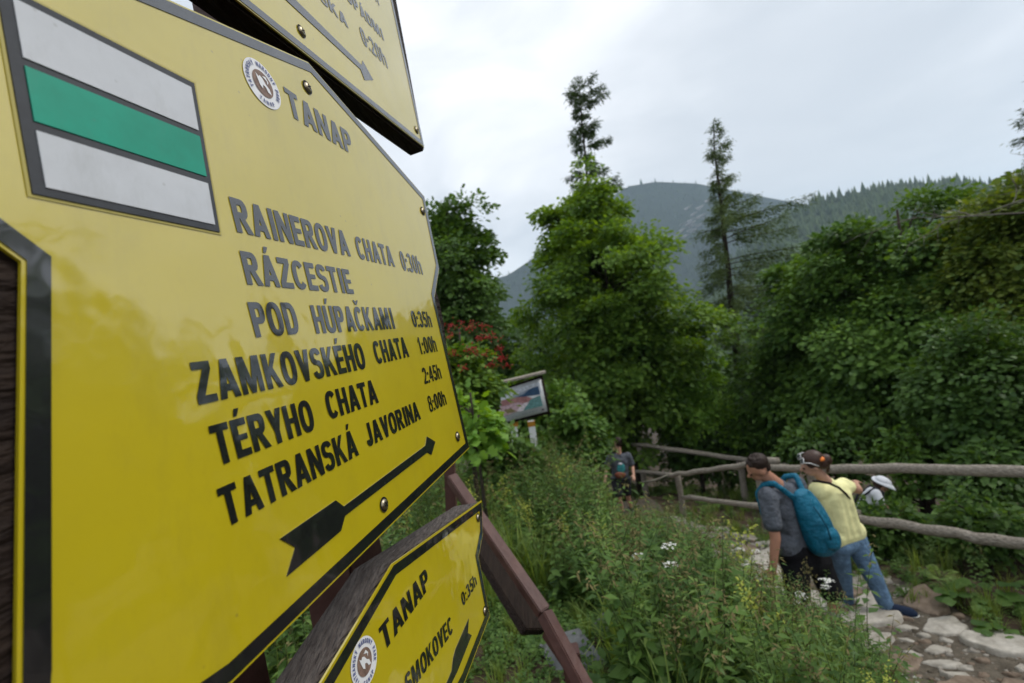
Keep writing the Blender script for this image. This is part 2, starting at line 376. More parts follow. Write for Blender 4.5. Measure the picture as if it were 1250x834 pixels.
rockm = nodes('grey_cliff', (.2, .2, .2), .95, .1, col2=(.36, .35, .34), scale=.05, bump=.6, bscale=.1)
VA = mountain('mountain', [(330, 345), (560, 352), (620, 336), (680, 296), (730, 252), (765, 228), (800, 222), (850, 224), (930, 240), (1050, 262), (1250, 300), (1400, 330)], 2100, 1300, -160, 3, mm1)
VB = mountain('hillside', [(760, 470), (830, 400), (880, 330), (925, 290), (955, 262), (1000, 246), (1060, 232), (1120, 224), (1180, 223), (1225, 227), (1300, 232), (1500, 260)], 900, 330, -130, 5, mm2, rough=.6)
def far_forest(name, V, n, hmin, hmax, seed, mat, top_bias, patch):
    r = np.random.RandomState(seed); nv, nu, _ = V.shape
    s = r.rand(n * 2) ** top_bias * (nv - 1.01); u = r.rand(n * 2) * (nu - 1.01)
    if patch: 
        keep = (np.sin(u * .21 + 1) + np.sin(s * .5 + u * .11) + r.rand(n * 2) * 1.6 + (s < 3) * 1.5) > .0
        s, u = s[keep], u[keep]
    s, u = s[:n], u[:n]; n = len(s)
    j, i = s.astype(int), u.astype(int); fs, fu = (s - j)[:, None], (u - i)[:, None]
    P = (V[j, i] * (1 - fu) + V[j, i + 1] * fu) * (1 - fs) + (V[j + 1, i] * (1 - fu) + V[j + 1, i + 1] * fu) * fs
    h = r.uniform(hmin, hmax, n) * (1 + .5 * (r.rand(n) < .08)); w = h * r.uniform(.14, .24, n); a0 = r.rand(n) * 6.28
    verts = np.zeros((n, 13, 3)); 
    for k in range(6):
        a = a0 + k * math.pi / 3; rr = w * r.uniform(.7, 1.2, n)
        verts[:, k] = P + np.stack([np.cos(a) * rr, np.sin(a) * rr, h * .05], 1)
        a = a + .5; rr = w * .55 * r.uniform(.7, 1.2, n)
        verts[:, 6 + k] = P + np.stack([np.cos(a) * rr, np.sin(a) * rr, h * .5], 1)
    verts[:, 12] = P + np.stack([w * 0, w * 0, h], 1)
    T = []
    for k in range(6):
        q = (k + 1) % 6; T += [(k, q, 6 + k), (q, 6 + q, 6 + k), (6 + k, 6 + q, 12)]
    F = (np.array(T)[None] + (np.arange(n) * 13)[:, None, None]).reshape(-1, 3)
    g = Geo(); g.add(verts.reshape(-1, 3), F)
    return tag(g.build(name, mat), 'distant conifer forest covering the slopes' , 'forest', kind='stuff')
far_forest('mountain_forest', VA, 9000, 14, 24, 1, LF['farcon'], 1.0, False)['label'] = 'bluish conifer forest covering the far cloudy mountain'
far_forest('hillside_forest', VB, 8000, 9, 18, 2, LF['hillcon'], 1.3, True)['label'] = 'paler green conifer forest covering the nearer hillside'
# pale cliff outcrops on the mountain
g = Geo(); r = np.random.RandomState(8)
for (px, py, w, h) in [(r.normal(846, 9), 0, r.uniform(2, 7), r.uniform(2, 6)) for _ in range(26)]:
    py = 270 - (px - 846) * .9 + r.normal(0, 9)
    c = W(px, py, 1730); sc_ = 1730 / FPX
    n = 10; V = []; 
    for k in range(n):
        a = 2 * math.pi * k / n; q = r.uniform(.6, 1.1); V.append(c + XA * math.cos(a) * w * .5 * q * sc_ + YA * math.sin(a) * h * .5 * q * sc_ + ZA * (40 + math.sin(a) * 10))
    V.append(c - ZA * 25)
    g.add(V, [(k, (k + 1) % n, n) for k in range(n)])
tag(g.build('cliff', rockm), kind='structure')

# ---------------------------------------------------------------- foliage kit
LEAF_V = np.array([(0, 0, 0), (.42, -.34, .07), (1, 0, -.06), (.42, .34, .07)])
LEAF_F = np.array([(0, 1, 2), (0, 2, 3)])
LOBE_V = np.array([(0, 0, 0), (.25, -.42, .05), (.55, -.22, .03), (.62, -.46, .02), (1, 0, -.08), (.62, .46, .02), (.55, .22, .03), (.25, .42, .05)])
LOBE_F = np.array([(0, 1, 2), (0, 2, 4), (2, 3, 4), (0, 4, 6), (4, 5, 6), (0, 6, 7)])
def norm(a): return a / (np.linalg.norm(a, axis=-1, keepdims=True) + 1e-9)
def leaves(g, P, D, U, size, mat=0, tv=LEAF_V, tf=LEAF_F, width=1.0):
    """one leaf per row: P base, D direction of growth, U rough upper side"""
    D = norm(D); B = norm(np.cross(U, D)); U = np.cross(D, B); n = len(P); size = np.broadcast_to(np.asarray(size, float), (n,))
    V = P[:, None] + size[:, None, None] * (tv[None, :, :1] * D[:, None] + width * tv[None, :, 1:2] * B[:, None] + tv[None, :, 2:] * U[:, None])
    F = (tf[None] + (np.arange(n) * len(tv))[:, None, None]).reshape(-1, 3)
    g.add(V.reshape(-1, 3), F, mat)

def broadleaf(name, label, cat, base, top, crown_c, crown_r, nclump, nleaf, size, seed, mat, group=None, clump=.55, trunk_r=.12, lean=0, bare=0.0, lobe=False, flat=.3, low=-1.0, gaps=.28):
    """tree: tapered trunk and limbs, crown of leaf sprays spread through an uneven volume"""
    r = np.random.RandomState(seed); base = np.array(base, float); c = np.array(crown_c, float); R = np.array(crown_r, float)
    root = thing(name, label, cat, base, group)
    tops = np.array(top, float); gt = Geo(); g = Geo()
    mid = (base + tops) / 2 + r.normal(0, .12, 3) * R.mean() * .5
    ts = np.linspace(0, 1, 9)[:, None]; spine = (1 - ts) ** 2 * base + 2 * ts * (1 - ts) * mid + ts ** 2 * tops
    spine[0] -= [0, 0, .15]
    tube(gt, spine, list(trunk_r * (1 - ts[:, 0] * .9) + .008), 8)
    lob = norm(r.normal(size=(9, 3))); la = r.uniform(.16, .58, 9)
    k = 0; guard = 0
    hole = norm(r.normal(size=(7, 3)))
    while k < nclump and guard < nclump * 8:
        guard += 1
        d = norm(r.normal(size=3)); 
        if d[2] < low: continue
        env = min(1.1, .72 + sum(la[i] * max(0, d.dot(lob[i])) ** 5 for i in range(9)))
        rr = r.rand() ** .42
        if rr > .62 and any(d.dot(h) > 1 - gaps * .28 for h in hole): continue
        p = c + d * R * env * rr; k += 1
        out = norm((p - c) / R * np.array([1, 1, .35]) + np.array([0, 0, .12]))
        # limb from the trunk
        hd = np.linalg.norm((p - c)[:2]); tz = (p[2] - hd * r.uniform(.45, .9) - base[2]) / (tops[2] - base[2])
        tz = float(np.clip(tz, .12, .95)); s0 = (1 - tz) ** 2 * base + 2 * tz * (1 - tz) * mid + tz ** 2 * tops
        m_ = (s0 + p) / 2 + np.array([0, 0, -.06 * hd]) + r.normal(0, .06, 3)
        tt = np.array([0, .35, .7, 1])[:, None]; br = (1 - tt) ** 2 * s0 + 2 * tt * (1 - tt) * m_ + tt ** 2 * p
        tube(gt, br, [.012 + .10 * trunk_r * (1.3 - tz), .010 + .06 * trunk_r, .008, .005], 5, cap=False)
        if r.rand() < bare: continue
        # spray of leaves in a drooping flattened plate
        n = int(nleaf * r.uniform(.6, 1.35)); cs = clump * r.uniform(.65, 1.3)
        nrm = norm(np.array([0, 0, 1.0]) + out * r.uniform(.1, .7) + r.normal(0, .18, 3))
        t1 = norm(np.cross(nrm, [.3, .9, .1])); t2 = np.cross(nrm, t1)
        ang = r.rand(n) * 6.283; rad_ = cs * np.sqrt(r.rand(n)) * r.uniform(.6, 1.1, n)
        off = t1 * (np.cos(ang) * rad_)[:, None] + t2 * (np.sin(ang) * rad_)[:, None] + nrm * (r.normal(0, flat * cs * .55, n) - .25 * rad_ ** 2 / cs)[:, None]
        P = p + off
        D = norm(off + out * cs * .5 + r.normal(0, .3 * cs, (n, 3)) + np.array([0, 0, -.25 * cs]))
        U = nrm + r.normal(0, .38, (n, 3))
        leaves(g, P, D, U, size * r.uniform(.45, 1.4, n) * r.uniform(.85, 1.2), 0, LOBE_V if lobe else LEAF_V, LOBE_F if lobe else LEAF_F)
    gt.build('trunk', MT['bark'], root, True); g.build('crown', mat, root)
    return root

def conifer(name, label, base, top, lens, seed, mat, cat='tree', group=None, trunk_r=.16, step=.26, droop=.35, wob=0.0, side=None, tw=.16, start=.05, density=1.0, perwhorl=5, thick=.022, hang=.0):
    """spruce or larch: straight tapering trunk, whorls of boughs carrying hanging needle twigs.
    lens: list of (height fraction, bough length); side: (unit x,y, amount) makes one side grow longer"""
    r = np.random.RandomState(seed); base = np.array(base, float); top = np.array(top, float); H = np.linalg.norm(top - base)
    root = thing(name, label, cat, base, group); gt = Geo(); g = Geo()
    ts = np.linspace(0, 1, 14); px = r.normal(0, wob, (14, 3)) * ts[:, None]; px[:, 2] = 0
    px = np.cumsum(px, 0) * .5; px -= ts[:, None] * px[-1] ; spine = base + (top - base) * ts[:, None] + px; spine[0] -= [0, 0, .2]
    def sp(t): return np.array([np.interp(t, ts, spine[:, k]) for k in range(3)])
    tube(gt, spine, list(trunk_r * (1 - ts) ** .9 + .012), 8)
    z = start * H
    while z < H * .985:
        t = z / H; Lb = np.interp(t, [a for a, _ in lens], [b for _, b in lens])
        nb = max(3, int(perwhorl * r.uniform(.6, 1.2)))
        a0 = r.rand() * 6.28
        for q in range(nb):
            a = a0 + q * 6.283 / nb + r.normal(0, .25); d = np.array([math.cos(a), math.sin(a), 0])
            ln = Lb * r.uniform(.55, 1.12)
            if side is not None: ln *= 1 + side[2] * (d[0] * side[0] + d[1] * side[1])
            if ln < .05: continue
            zz = z + r.uniform(-.5, .5) * step; p0 = sp(min(.99, zz / H))
            up = np.interp(t, [0, .6, 1], [-.12, .12, .75])
            n = max(4, int(ln / .22)); u = np.linspace(0, 1, n)
            curve = p0 + d * (u * ln)[:, None] + np.array([0, 0, 1.0]) * (ln * (up * u - droop * u ** 1.5 + .25 * droop * u ** 4))[:, None]
            tube(gt, curve, list(.006 + .014 * min(1, ln) * (1 - u)), 4, cap=False)
            m = max(6, int(ln * 34 * density)); uu = .12 + .88 * r.rand(m) ** .8
            P = np.stack([np.interp(uu, u, curve[:, k]) for k in range(3)], 1)
            P = P - np.array([0, 0, 1.0]) * (hang * r.rand(m, 1) ** 2 * min(1, ln)) + r.normal(0, .05 + .06 * hang, (m, 3)); sd = np.cross(d, [0, 0, 1.0]); sg = np.where(r.rand(m) < .5, -1, 1)[:, None]
            D = d * r.uniform(.35, .9, (m, 1)) + sd * sg * r.uniform(.2, .9, (m, 1)) + np.array([0, 0, 1.0]) * r.uniform(-.7, .25, (m, 1))
            leaves(g, P, D, np.array([0, 0, 1.0]) + r.normal(0, .5, (m, 3)), tw * r.uniform(.6, 1.5, m) * (1.1 - .4 * uu), 0, width=thick / tw * 4.2)
        z += step * r.uniform(.7, 1.35) * (1 - .35 * t)
    gt.build('trunk', MT['bark'], root, True); g.build('crown', mat, root)
    return root

# ---------------------------------------------------------------- trees and shrubs
def at(px, py, d): return W(px, py, d)
def ground_under(p): return np.array([p[0], p[1], Gz(p[0], p[1])])
def tree_px(fn, name, label, cat, px, ytop, ybot, d, halfw, nclump, nleaf, size, seed, mat, depth=None, top_dx=0, **k):
    """a broadleaf tree whose crown spans ytop..ybot (photo rows) and +-halfw (photo columns) at distance d"""
    c = at(px, (ytop + ybot) / 2, d); R = [halfw / FPX * d, (depth or halfw / FPX * d * .9), (ybot - ytop) / 2 / FPX * d]
    b = ground_under(c); t = at(px + top_dx, ytop + (ybot - ytop) * .1, d)
    return broadleaf(name, label, cat, b, t, c, R, nclump, nleaf, size, seed, mat, **k)

# the conifer whose crooked tip rises out of the broad tree
tp = at(708, 103, 19); bs = ground_under(at(704, 400, 19))
conifer('larch_tree', 'conifer with a crooked one-sided tip rising out of the round broadleaf tree', bs, tp,
        [(0, 2.2), (.55, 1.9), (.68, 1.5), (.74, 1.25), (.80, .9), (.84, .45), (.87, 1.35), (.905, .4), (.93, .5), (.965, 1.2), (1, .5)], 3, LF['needle'], trunk_r=.17, step=.50, droop=.38, wob=.22, tw=.2, density=5.5, perwhorl=4, thick=.016, hang=.22, side=(.5, .2, .5))
# thin dark larch with long boughs to the right
tp = at(871, 146, 17); bs = ground_under(at(905, 520, 17)); 
conifer('larch_tree', 'tall sparse larch with bare lower trunk and long boughs reaching right', bs, tp,
        [(0, .0), (.38, .6), (.45, 1.4), (.54, 2.2), (.64, 2.1), (.73, 2.0), (.77, .62), (.88, .45), (.95, .3), (1, .1)], 11, LF['larch'], trunk_r=.2, step=.44, droop=.24, wob=.12, side=(.95, -.2, .5), tw=.16, start=.34, density=5.5, perwhorl=5, thick=.012, hang=.32)
tree_px(None, 'broadleaf_tree', 'big green broadleaf tree in the middle with spreading lower crown', 'tree', 754, 275, 545, 14.2, 122, 300, 250, .11, 21, LF['maple'], clump=.62, trunk_r=.15, top_dx=-20, gaps=.35, lobe=True)
tree_px(None, 'broadleaf_tree', 'narrower green tree right under the crooked conifer tip', 'tree', 718, 196, 420, 15.4, 66, 190, 210, .12, 121, LF['maple'], clump=.52, trunk_r=.13, gaps=.4, lobe=True)
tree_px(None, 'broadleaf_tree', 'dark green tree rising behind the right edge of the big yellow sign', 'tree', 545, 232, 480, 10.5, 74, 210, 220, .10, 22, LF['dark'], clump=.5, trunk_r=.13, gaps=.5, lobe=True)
tree_px(None, 'broadleaf_tree', 'broad dense tree at the right, below the pale hillside', 'tree', 1095, 222, 560, 10.5, 132, 320, 260, .098, 23, LF['mid'], clump=.58, trunk_r=.14, gaps=.3, lobe=True)
tree_px(None, 'broadleaf_tree', 'yellowing green tree cut by the right edge under bare branches', 'tree', 1240, 208, 540, 8.4, 120, 290, 240, .08, 24, LF['yellowish'], clump=.48, trunk_r=.13, gaps=.3, lobe=True)
tree_px(None, 'broadleaf_tree', 'darker tree filling the gap between larch and right-hand trees', 'tree', 985, 325, 560, 12.5, 86, 170, 210, .115, 25, LF['mid'], clump=.55, trunk_r=.11, lobe=True)
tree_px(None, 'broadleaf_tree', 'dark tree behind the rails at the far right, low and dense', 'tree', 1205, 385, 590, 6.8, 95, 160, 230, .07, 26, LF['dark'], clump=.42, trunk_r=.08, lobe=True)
tree_px(None, 'small_tree', 'small fresh green maple in front of the larch trunk', 'tree', 838, 412, 540, 14.0, 45, 80, 150, .095, 27, LF['bright'], clump=.4, trunk_r=.06, lobe=True)
tree_px(None, 'small_tree', 'small light green sapling low behind the far rail', 'tree', 920, 470, 555, 14.0, 40, 40, 130, .095, 28, LF['bright'], clump=.4, trunk_r=.05, lobe=True)
# darker wood behind, seen through the gaps
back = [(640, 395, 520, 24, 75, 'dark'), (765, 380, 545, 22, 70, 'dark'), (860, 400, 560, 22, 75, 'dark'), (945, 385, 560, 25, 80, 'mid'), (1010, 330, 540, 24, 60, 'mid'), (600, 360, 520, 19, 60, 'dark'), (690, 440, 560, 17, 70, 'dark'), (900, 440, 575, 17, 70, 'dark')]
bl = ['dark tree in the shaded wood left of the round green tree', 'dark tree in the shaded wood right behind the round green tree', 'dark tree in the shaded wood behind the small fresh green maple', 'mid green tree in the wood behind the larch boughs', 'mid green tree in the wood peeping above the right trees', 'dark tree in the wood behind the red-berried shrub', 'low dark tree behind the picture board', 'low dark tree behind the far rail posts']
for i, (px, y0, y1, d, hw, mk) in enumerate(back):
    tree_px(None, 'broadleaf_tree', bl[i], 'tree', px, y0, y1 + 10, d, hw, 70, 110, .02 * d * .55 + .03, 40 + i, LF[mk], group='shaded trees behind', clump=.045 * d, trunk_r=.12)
# trees that stand beyond the right edge and are mirrored in the sign
for i, (x, y, h, w) in enumerate([(10.5, 3.2, 8.6, 2.4), (11, -1.0, 8.6, 2.6), (10.8, -5.0, 9, 2.6), (13.8, 7.0, 10.6, 2.6), (19.5, 11.0, 12.5, 2.8)]):
    z = Gz(x, y)
    broadleaf('broadleaf_tree', 'broadleaf tree beyond the right edge, mirrored in the yellow sign', 'tree', (x, y, z), (x, y, z + h * .9), (x, y, z + h * .56), (w, w, h * .46), 90, 130, .2, 60 + i, LF['mid'], group='trees mirrored in the sign', clump=.7)
# conifer tip at the right edge
tp = at(1278, 62, 14); bs = ground_under(at(1290, 420, 14))
conifer('spruce_tree', 'spruce cut by the right edge, only branch tips in view', bs, tp, [(0, 1.6), (.6, 1.1), (.85, .75), (1, .1)], 15, LF['needle'], trunk_r=.14, step=.42, droop=.3, tw=.22, thick=.014, perwhorl=4, density=5, hang=.25)
# bare dead branches over the yellowing tree
g = Geo(); r = random.Random(4)
def twig(p, d, ln, rr, depth):
    pts = [np.array(p)]; d = np.array(d, float)
    for i in range(5):
        d = norm(d + np.array([r.gauss(0, .13), r.gauss(0, .13), r.gauss(0, .12)])); pts.append(pts[-1] + d * ln / 5)
        if depth and r.random() < .75: twig(pts[-1], norm(d + np.array([r.gauss(0, .6), r.gauss(0, .6), r.gauss(0, .5)])), ln * r.uniform(.3, .6), rr * .55, depth - 1)
    tube(g, pts, [rr * (1 - .75 * i / 5) for i in range(6)], 5, cap=False)
for (a, b) in [((1300, 250, 6.9), (1120, 285, 7.8)), ((1300, 232, 7.0), (1150, 250, 7.8))]:
    A, B = W(*a), W(*b); twig(A, norm(B - A), np.linalg.norm(B - A), .02, 2)
tag(g.build('dead_branches', MT['deadw']), 'bare grey dead branches reaching in over the yellowing tree', 'branches')

# shrub with red berries beside the sign (elder)
sb = tree_px(None, 'berry_shrub', 'shrub with red berry clusters right of the big sign', 'shrub', 560, 382, 560, 5.3, 48, 76, 90, .085, 31, LF['rowan'], clump=.27, trunk_r=.025, depth=.45)
g = Geo(); r = np.random.RandomState(2)
ico_bm = bmesh.new(); bmesh.ops.create_icosphere(ico_bm, subdivisions=1, radius=1)
ICO_V = np.array([v.co[:] for v in ico_bm.verts]); ICO_F = np.array([[v.index for v in f.verts] for f in ico_bm.faces]); ico_bm.free()
for (px, py) in [(552, 398), (562, 396), (570, 402), (580, 399), (590, 404), (597, 408), (573, 425), (583, 430), (592, 432), (604, 412), (560, 430), (612, 440), (608, 428), (621, 446), (566, 452), (600, 446), (548, 412), (586, 414), (616, 432)]:
    c = W(px + r.normal(0, 3), py + r.normal(0, 3), 4.75 + r.normal(0, .12)); g = Geo(); st = c + np.array([r.normal(0, .03), .05, -.10])
    for k in range(20):
        q = c + r.normal(0, 1, 3) * [.034, .03, .022]; g.add(ICO_V * .0075 * r.uniform(.8, 1.25) + q, ICO_F)
        if k % 3 == 0: tube(g, [st, q], .0025, 3, 1, cap=False)
    g.build('berry_cluster', [MT['berry'], MT['stem']], sb, True)
tree_px(None, 'maple_sapling', 'yellow green maple sapling partly covering the picture board', 'shrub', 574, 470, 560, 4.3, 24, 16, 32, .095, 33, LF['bright'], clump=.22, trunk_r=.015, depth=.3, lobe=True)

# bushes of the understorey
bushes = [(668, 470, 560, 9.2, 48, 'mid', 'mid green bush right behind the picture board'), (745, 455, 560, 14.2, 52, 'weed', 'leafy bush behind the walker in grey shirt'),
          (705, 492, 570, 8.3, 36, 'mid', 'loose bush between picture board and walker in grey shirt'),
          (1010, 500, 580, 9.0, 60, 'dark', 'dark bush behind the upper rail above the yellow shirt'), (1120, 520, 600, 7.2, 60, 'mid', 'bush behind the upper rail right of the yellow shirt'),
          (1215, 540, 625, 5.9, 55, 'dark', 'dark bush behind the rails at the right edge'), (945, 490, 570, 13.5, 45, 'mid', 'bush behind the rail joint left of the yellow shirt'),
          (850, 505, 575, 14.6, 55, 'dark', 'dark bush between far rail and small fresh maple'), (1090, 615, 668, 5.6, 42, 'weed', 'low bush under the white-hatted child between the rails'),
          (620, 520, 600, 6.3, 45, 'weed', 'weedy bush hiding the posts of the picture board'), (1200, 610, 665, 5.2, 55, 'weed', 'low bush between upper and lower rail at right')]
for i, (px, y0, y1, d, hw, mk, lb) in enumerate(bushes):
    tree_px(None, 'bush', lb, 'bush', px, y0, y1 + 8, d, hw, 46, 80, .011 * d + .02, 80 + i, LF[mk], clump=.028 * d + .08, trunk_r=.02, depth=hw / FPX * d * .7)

# ---------------------------------------------------------------- weeds
def weed_tmpl(kind, seed):
    """a single plant about 1 m tall as verts, tris, material slots (0 leaf, 1 light leaf, 2 stem, 3 grass, 4 brown seed heads, 5 white petals, 6 yellow-green flowers)"""
    r = np.random.RandomState(seed); g = Geo()
    def stemline(h, lean=.12, rr=.004, n=7):
        a = r.rand() * 6.28; u = np.linspace(0, 1, n); b = r.normal(0, .03, 2)
        p = np.stack([math.cos(a) * lean * u ** 2 * h + b[0] * np.sin(3 * u), math.sin(a) * lean * u ** 2 * h + b[1] * np.sin(3 * u), u * h], 1)
        tube(g, p, list(rr * (1 - .7 * u)), 4, 2, cap=False); return lambda t: np.array([np.interp(t, u, p[:, k]) for k in range(3)])
    Z = np.array([0, 0, 1.0])
    if kind == 'nettle':
        for q in range(r.randint(1, 4)):
            h = r.uniform(.75, 1.1); s = stemline(h, .15 + .2 * (q > 0)); n = 13; a0 = r.rand() * 6
            for i in range(n):
                t = .15 + .83 * i / n; sz = .115 * (1 - .6 * (i / n) ** 1.5) * r.uniform(.8, 1.2)
                for o in (0, math.pi):
                    a = a0 + i * 1.57 + o + r.normal(0, .2); d = np.array([math.cos(a), math.sin(a), r.uniform(-.5, .15)])
                    leaves(g, s(t)[None] + d * .015, d[None], Z[None] + r.normal(0, .2, (1, 3)), sz, 0, width=.72)
            for i in range(10):
                t = r.uniform(.75, 1); d = norm(np.array([r.normal(), r.normal(), -.3]));
                leaves(g, s(t)[None], d[None], Z[None], .05, 4, width=.35)
    elif kind == 'fireweed':
        for q in range(r.randint(1, 3)):
            h = r.uniform(.8, 1.15); s = stemline(h, .1 + .2 * (q > 0)); n = 46
            for i in range(n):
                t = .12 + .86 * i / n; a = i * 2.4 + r.normal(0, .2); d = np.array([math.cos(a), math.sin(a), r.uniform(-.1, .7)])
                leaves(g, s(t)[None], d[None], Z[None] + r.normal(0, .2, (1, 3)), .12 * (1 - .6 * t) * r.uniform(.8, 1.2), 0 if q else 1 if seed % 2 else 0, width=.38)
    elif kind == 'grass':
        n = 34
        for i in range(n):
            a = r.rand() * 6.28; h = r.uniform(.35, .85); l = r.uniform(.1, .55) * h; w = r.uniform(.004, .009); u = np.linspace(0, 1, 6)
            d = np.array([math.cos(a), math.sin(a), 0]); s = np.array([-d[1], d[0], 0]); b = r.normal(0, .06, 3) * [1, 1, 0]
            c = b + d * (l * u ** 2)[:, None] + Z * (h * (u - .32 * (l / h) * 2 * u ** 3))[:, None]; ww = (w * (1 - u ** 2) + .0008)[:, None]
            V = np.concatenate([c - s * ww, c + s * ww]); F = []
            for k in range(5): F += [(k, k + 1, k + 7), (k, k + 7, k + 6)]
            g.add(V, F, 3)
    elif kind == 'plume':
        for q in range(r.randint(1, 3)):
            h = r.uniform(.85, 1.15); s = stemline(h, .12, .003)
            for i in range(10):
                a = i * 2.4; d = np.array([math.cos(a), math.sin(a), .3]); leaves(g, s(.08 + .05 * i)[None], d[None], Z[None], .17 * (1 - i * .06), 0, width=.45)
            for i in range(90):
                t = r.uniform(.62, 1); p_ = s(t) + r.normal(0, .028 * (1.15 - t) * 3, 3) * [1, 1, .5]
                leaves(g, p_[None], norm(r.normal(size=3) + Z)[None], r.normal(size=(1, 3)), .022, 4, width=.8)
    elif kind == 'golden':
        h = r.uniform(.8, 1.05); s = stemline(h, .1)
        for i in range(26):
            a = i * 2.4; d = np.array([math.cos(a), math.sin(a), .45]); leaves(g, s(.1 + .7 * i / 26)[None], d[None], Z[None], .13 * (1 - i * .02), 1, width=.4)
        for i in range(8):
            a = r.rand() * 6.28; d = norm(np.array([math.cos(a), math.sin(a), 1.4])); t = r.uniform(.72, .95); p0 = s(t)
            for k in range(14):
                q = p0 + d * .2 * (k + 2) / 16 + r.normal(0, .012, 3); leaves(g, q[None], norm(r.normal(size=3))[None], Z[None], .024, 6, width=1)
    elif kind == 'spike':
        h = 1.1; s = stemline(h, .05, .006)
        for i in range(24):
            a = i * 2.4; d = np.array([math.cos(a), math.sin(a), .5]); leaves(g, s(.04 + .5 * i / 24)[None], d[None], Z[None], .22 * (1 - i * .028), 1, width=.55)
        for i in range(120):
            t = r.uniform(.55, 1); a = r.rand() * 6.28; d = np.array([math.cos(a), math.sin(a), .8]); leaves(g, s(t)[None], d[None], Z[None], .035 * (1.35 - t), 1, width=.8)
    elif kind == 'umbel':
        for q in range(3):
            h = r.uniform(.6, .9); s = stemline(h, .25)
            for i in range(12):
                a = i * 2.4; d = np.array([math.cos(a), math.sin(a), .4]); leaves(g, s(.1 + .06 * i)[None], d[None], Z[None], .12 * (1 - i * .05), 0, width=.6)
            for k in range(26):
                a = r.rand() * 6.28; q_ = .06 * math.sqrt(r.rand()); p_ = s(1) + np.array([math.cos(a) * q_, math.sin(a) * q_, .01 - q_ * .2])
                for z in range(3):
                    b = z * 2.1; leaves(g, p_[None], np.array([[math.cos(b), math.sin(b), .2]]), Z[None], .013, 5, width=1)
    elif kind == 'fern':
        for q in range(7):
            a = q * .9 + r.normal(0, .2); d = np.array([math.cos(a), math.sin(a), 0]); s = np.array([-d[1], d[0], 0]); ln = r.uniform(.6, .8); u = np.linspace(0, 1, 24)
            c = d * (ln * .8 * u)[:, None] + Z * (ln * (.9 * u - .75 * u ** 2))[:, None]; tube(g, c, list(.004 * (1 - .8 * u)), 3, 2, cap=False)
            for sg in (-1, 1):
                w = .15 * np.sin(np.pi * np.clip(u, .03, 1) ** .7) + .01; leaves(g, c[2:], (s * sg + d * .35 + [0, 0, -.15])[None].repeat(22, 0), Z[None].repeat(22, 0), w[2:], 1, width=.33)
    elif kind == 'burdock':
        for q in range(7):
            a = q * 2.4; h = r.uniform(.15, .4); l = r.uniform(.12, .3); d = np.array([math.cos(a), math.sin(a), 0]); p_ = d * l + Z * h
            tube(g, [d * .02, d * l * .4 + Z * h * .7, p_], .006, 4, 2, cap=False)
            n = 12; R_ = r.uniform(.11, .19); s = np.array([-d[1], d[0], 0]); e_ = norm(d + Z * r.uniform(-.5, .1)); V = [p_]
            for k in range(n):
                b = 2 * math.pi * k / n; V.append(p_ + (e_ * (math.cos(b) * 1.15 + .6) + s * math.sin(b)) * R_ * r.uniform(.92, 1.06) + Z * (.02 * math.cos(3 * b)))
            g.add(V, [(0, k + 1, (k + 1) % n + 1) for k in range(n)], 0)
    elif kind == 'herb':
        for q in range(9):
            a = r.rand() * 6.28; d = np.array([math.cos(a), math.sin(a), 0]); h = r.uniform(.15, .5)
            for i in range(6):
                P = d * r.uniform(.02, .22) + Z * h * r.uniform(.3, 1); b = r.rand() * 6.28
                leaves(g, P[None], np.array([[math.cos(b), math.sin(b), r.uniform(-.3, .5)]]), Z[None] + r.normal(0, .3, (1, 3)), r.uniform(.06, .13), 0, width=.9)
    return g.arrays()
WM = [LF['weed'], LF['weed2'], MT['stem'], LF['grass'], MT['plume'], MT['petal'], MT['yflower']]
KN = ['nettle', 'fireweed', 'grass', 'plume', 'golden', 'spike', 'umbel', 'fern', 'burdock', 'herb']
TM = {k: [weed_tmpl(k, 10 * i + j) for j in range(5)] for i, k in enumerate(KN)}
def spread(g, kind, x, y, sc, rz, tilt=0, rr=random):
    v, f, m = rr.choice(TM[kind]); c, s = math.cos(rz), math.sin(rz)
    R_ = np.array([[c, -s, 0], [s, c, 0], [0, 0, 1]]); t = np.array([[1, 0, tilt], [0, 1, tilt * .5], [0, 0, 1]])
    g.add(v @ R_.T @ t.T * sc + [x, y, Gz(x, y) - .02], f, m)
rw = random.Random(12)
LIMX = [540, 600, 660, 720, 752, 800, 870, 930, 1000, 1050, 1085, 1110, 1180, 1260]; LIMY = [470, 492, 520, 570, 624, 615, 632, 678, 716, 745, 782, 812, 870, 900]
def sight(x, y, h):
    """the bank is kept trodden and low towards the path: tallest growth at (x, y)"""
    for _ in range(9):
        p = np.array([x, y, Gz(x, y) + h]) - CAM; d = p[1]
        if d < .4: return 0
        px, py = CX + FPX * p.dot(XA) / d, CY - FPX * p.dot(YA) / d
        if py >= np.interp(px, LIMX, LIMY) : return h
        h *= .82
    return 0
def zone(name, label, n, xr, yr, mix, hfn, keep):
    g = Geo(); ks = list(mix); wts = [mix[k] for k in ks]; c = 0; tries = 0
    while c < n and tries < n * 12:
        tries += 1; x = rw.uniform(*xr); y = yr[0] + (yr[1] - yr[0]) * rw.random() ** 1.4
        if not keep(x, y): continue
        k = rw.choices(ks, wts)[0]; hh = hfn(x, y) * rw.uniform(.7, 1.15)
        if x < path_x(y):
            hh = sight(x, y, hh) * rw.uniform(.85, 1.12)
            if hh < .07: continue
        spread(g, k, x, y, hh, rw.uniform(0, 6.28), rw.uniform(-.12, .12), rw); c += 1
    return tag(g.build(name, WM), label, 'weeds', kind='stuff')
def patch(x, y, a): return math.sin(x * 1.7 + a) + math.sin(y * 1.1 + 2 * a) + .6 * math.sin(x * 3.1 - y * 2.3 + a)
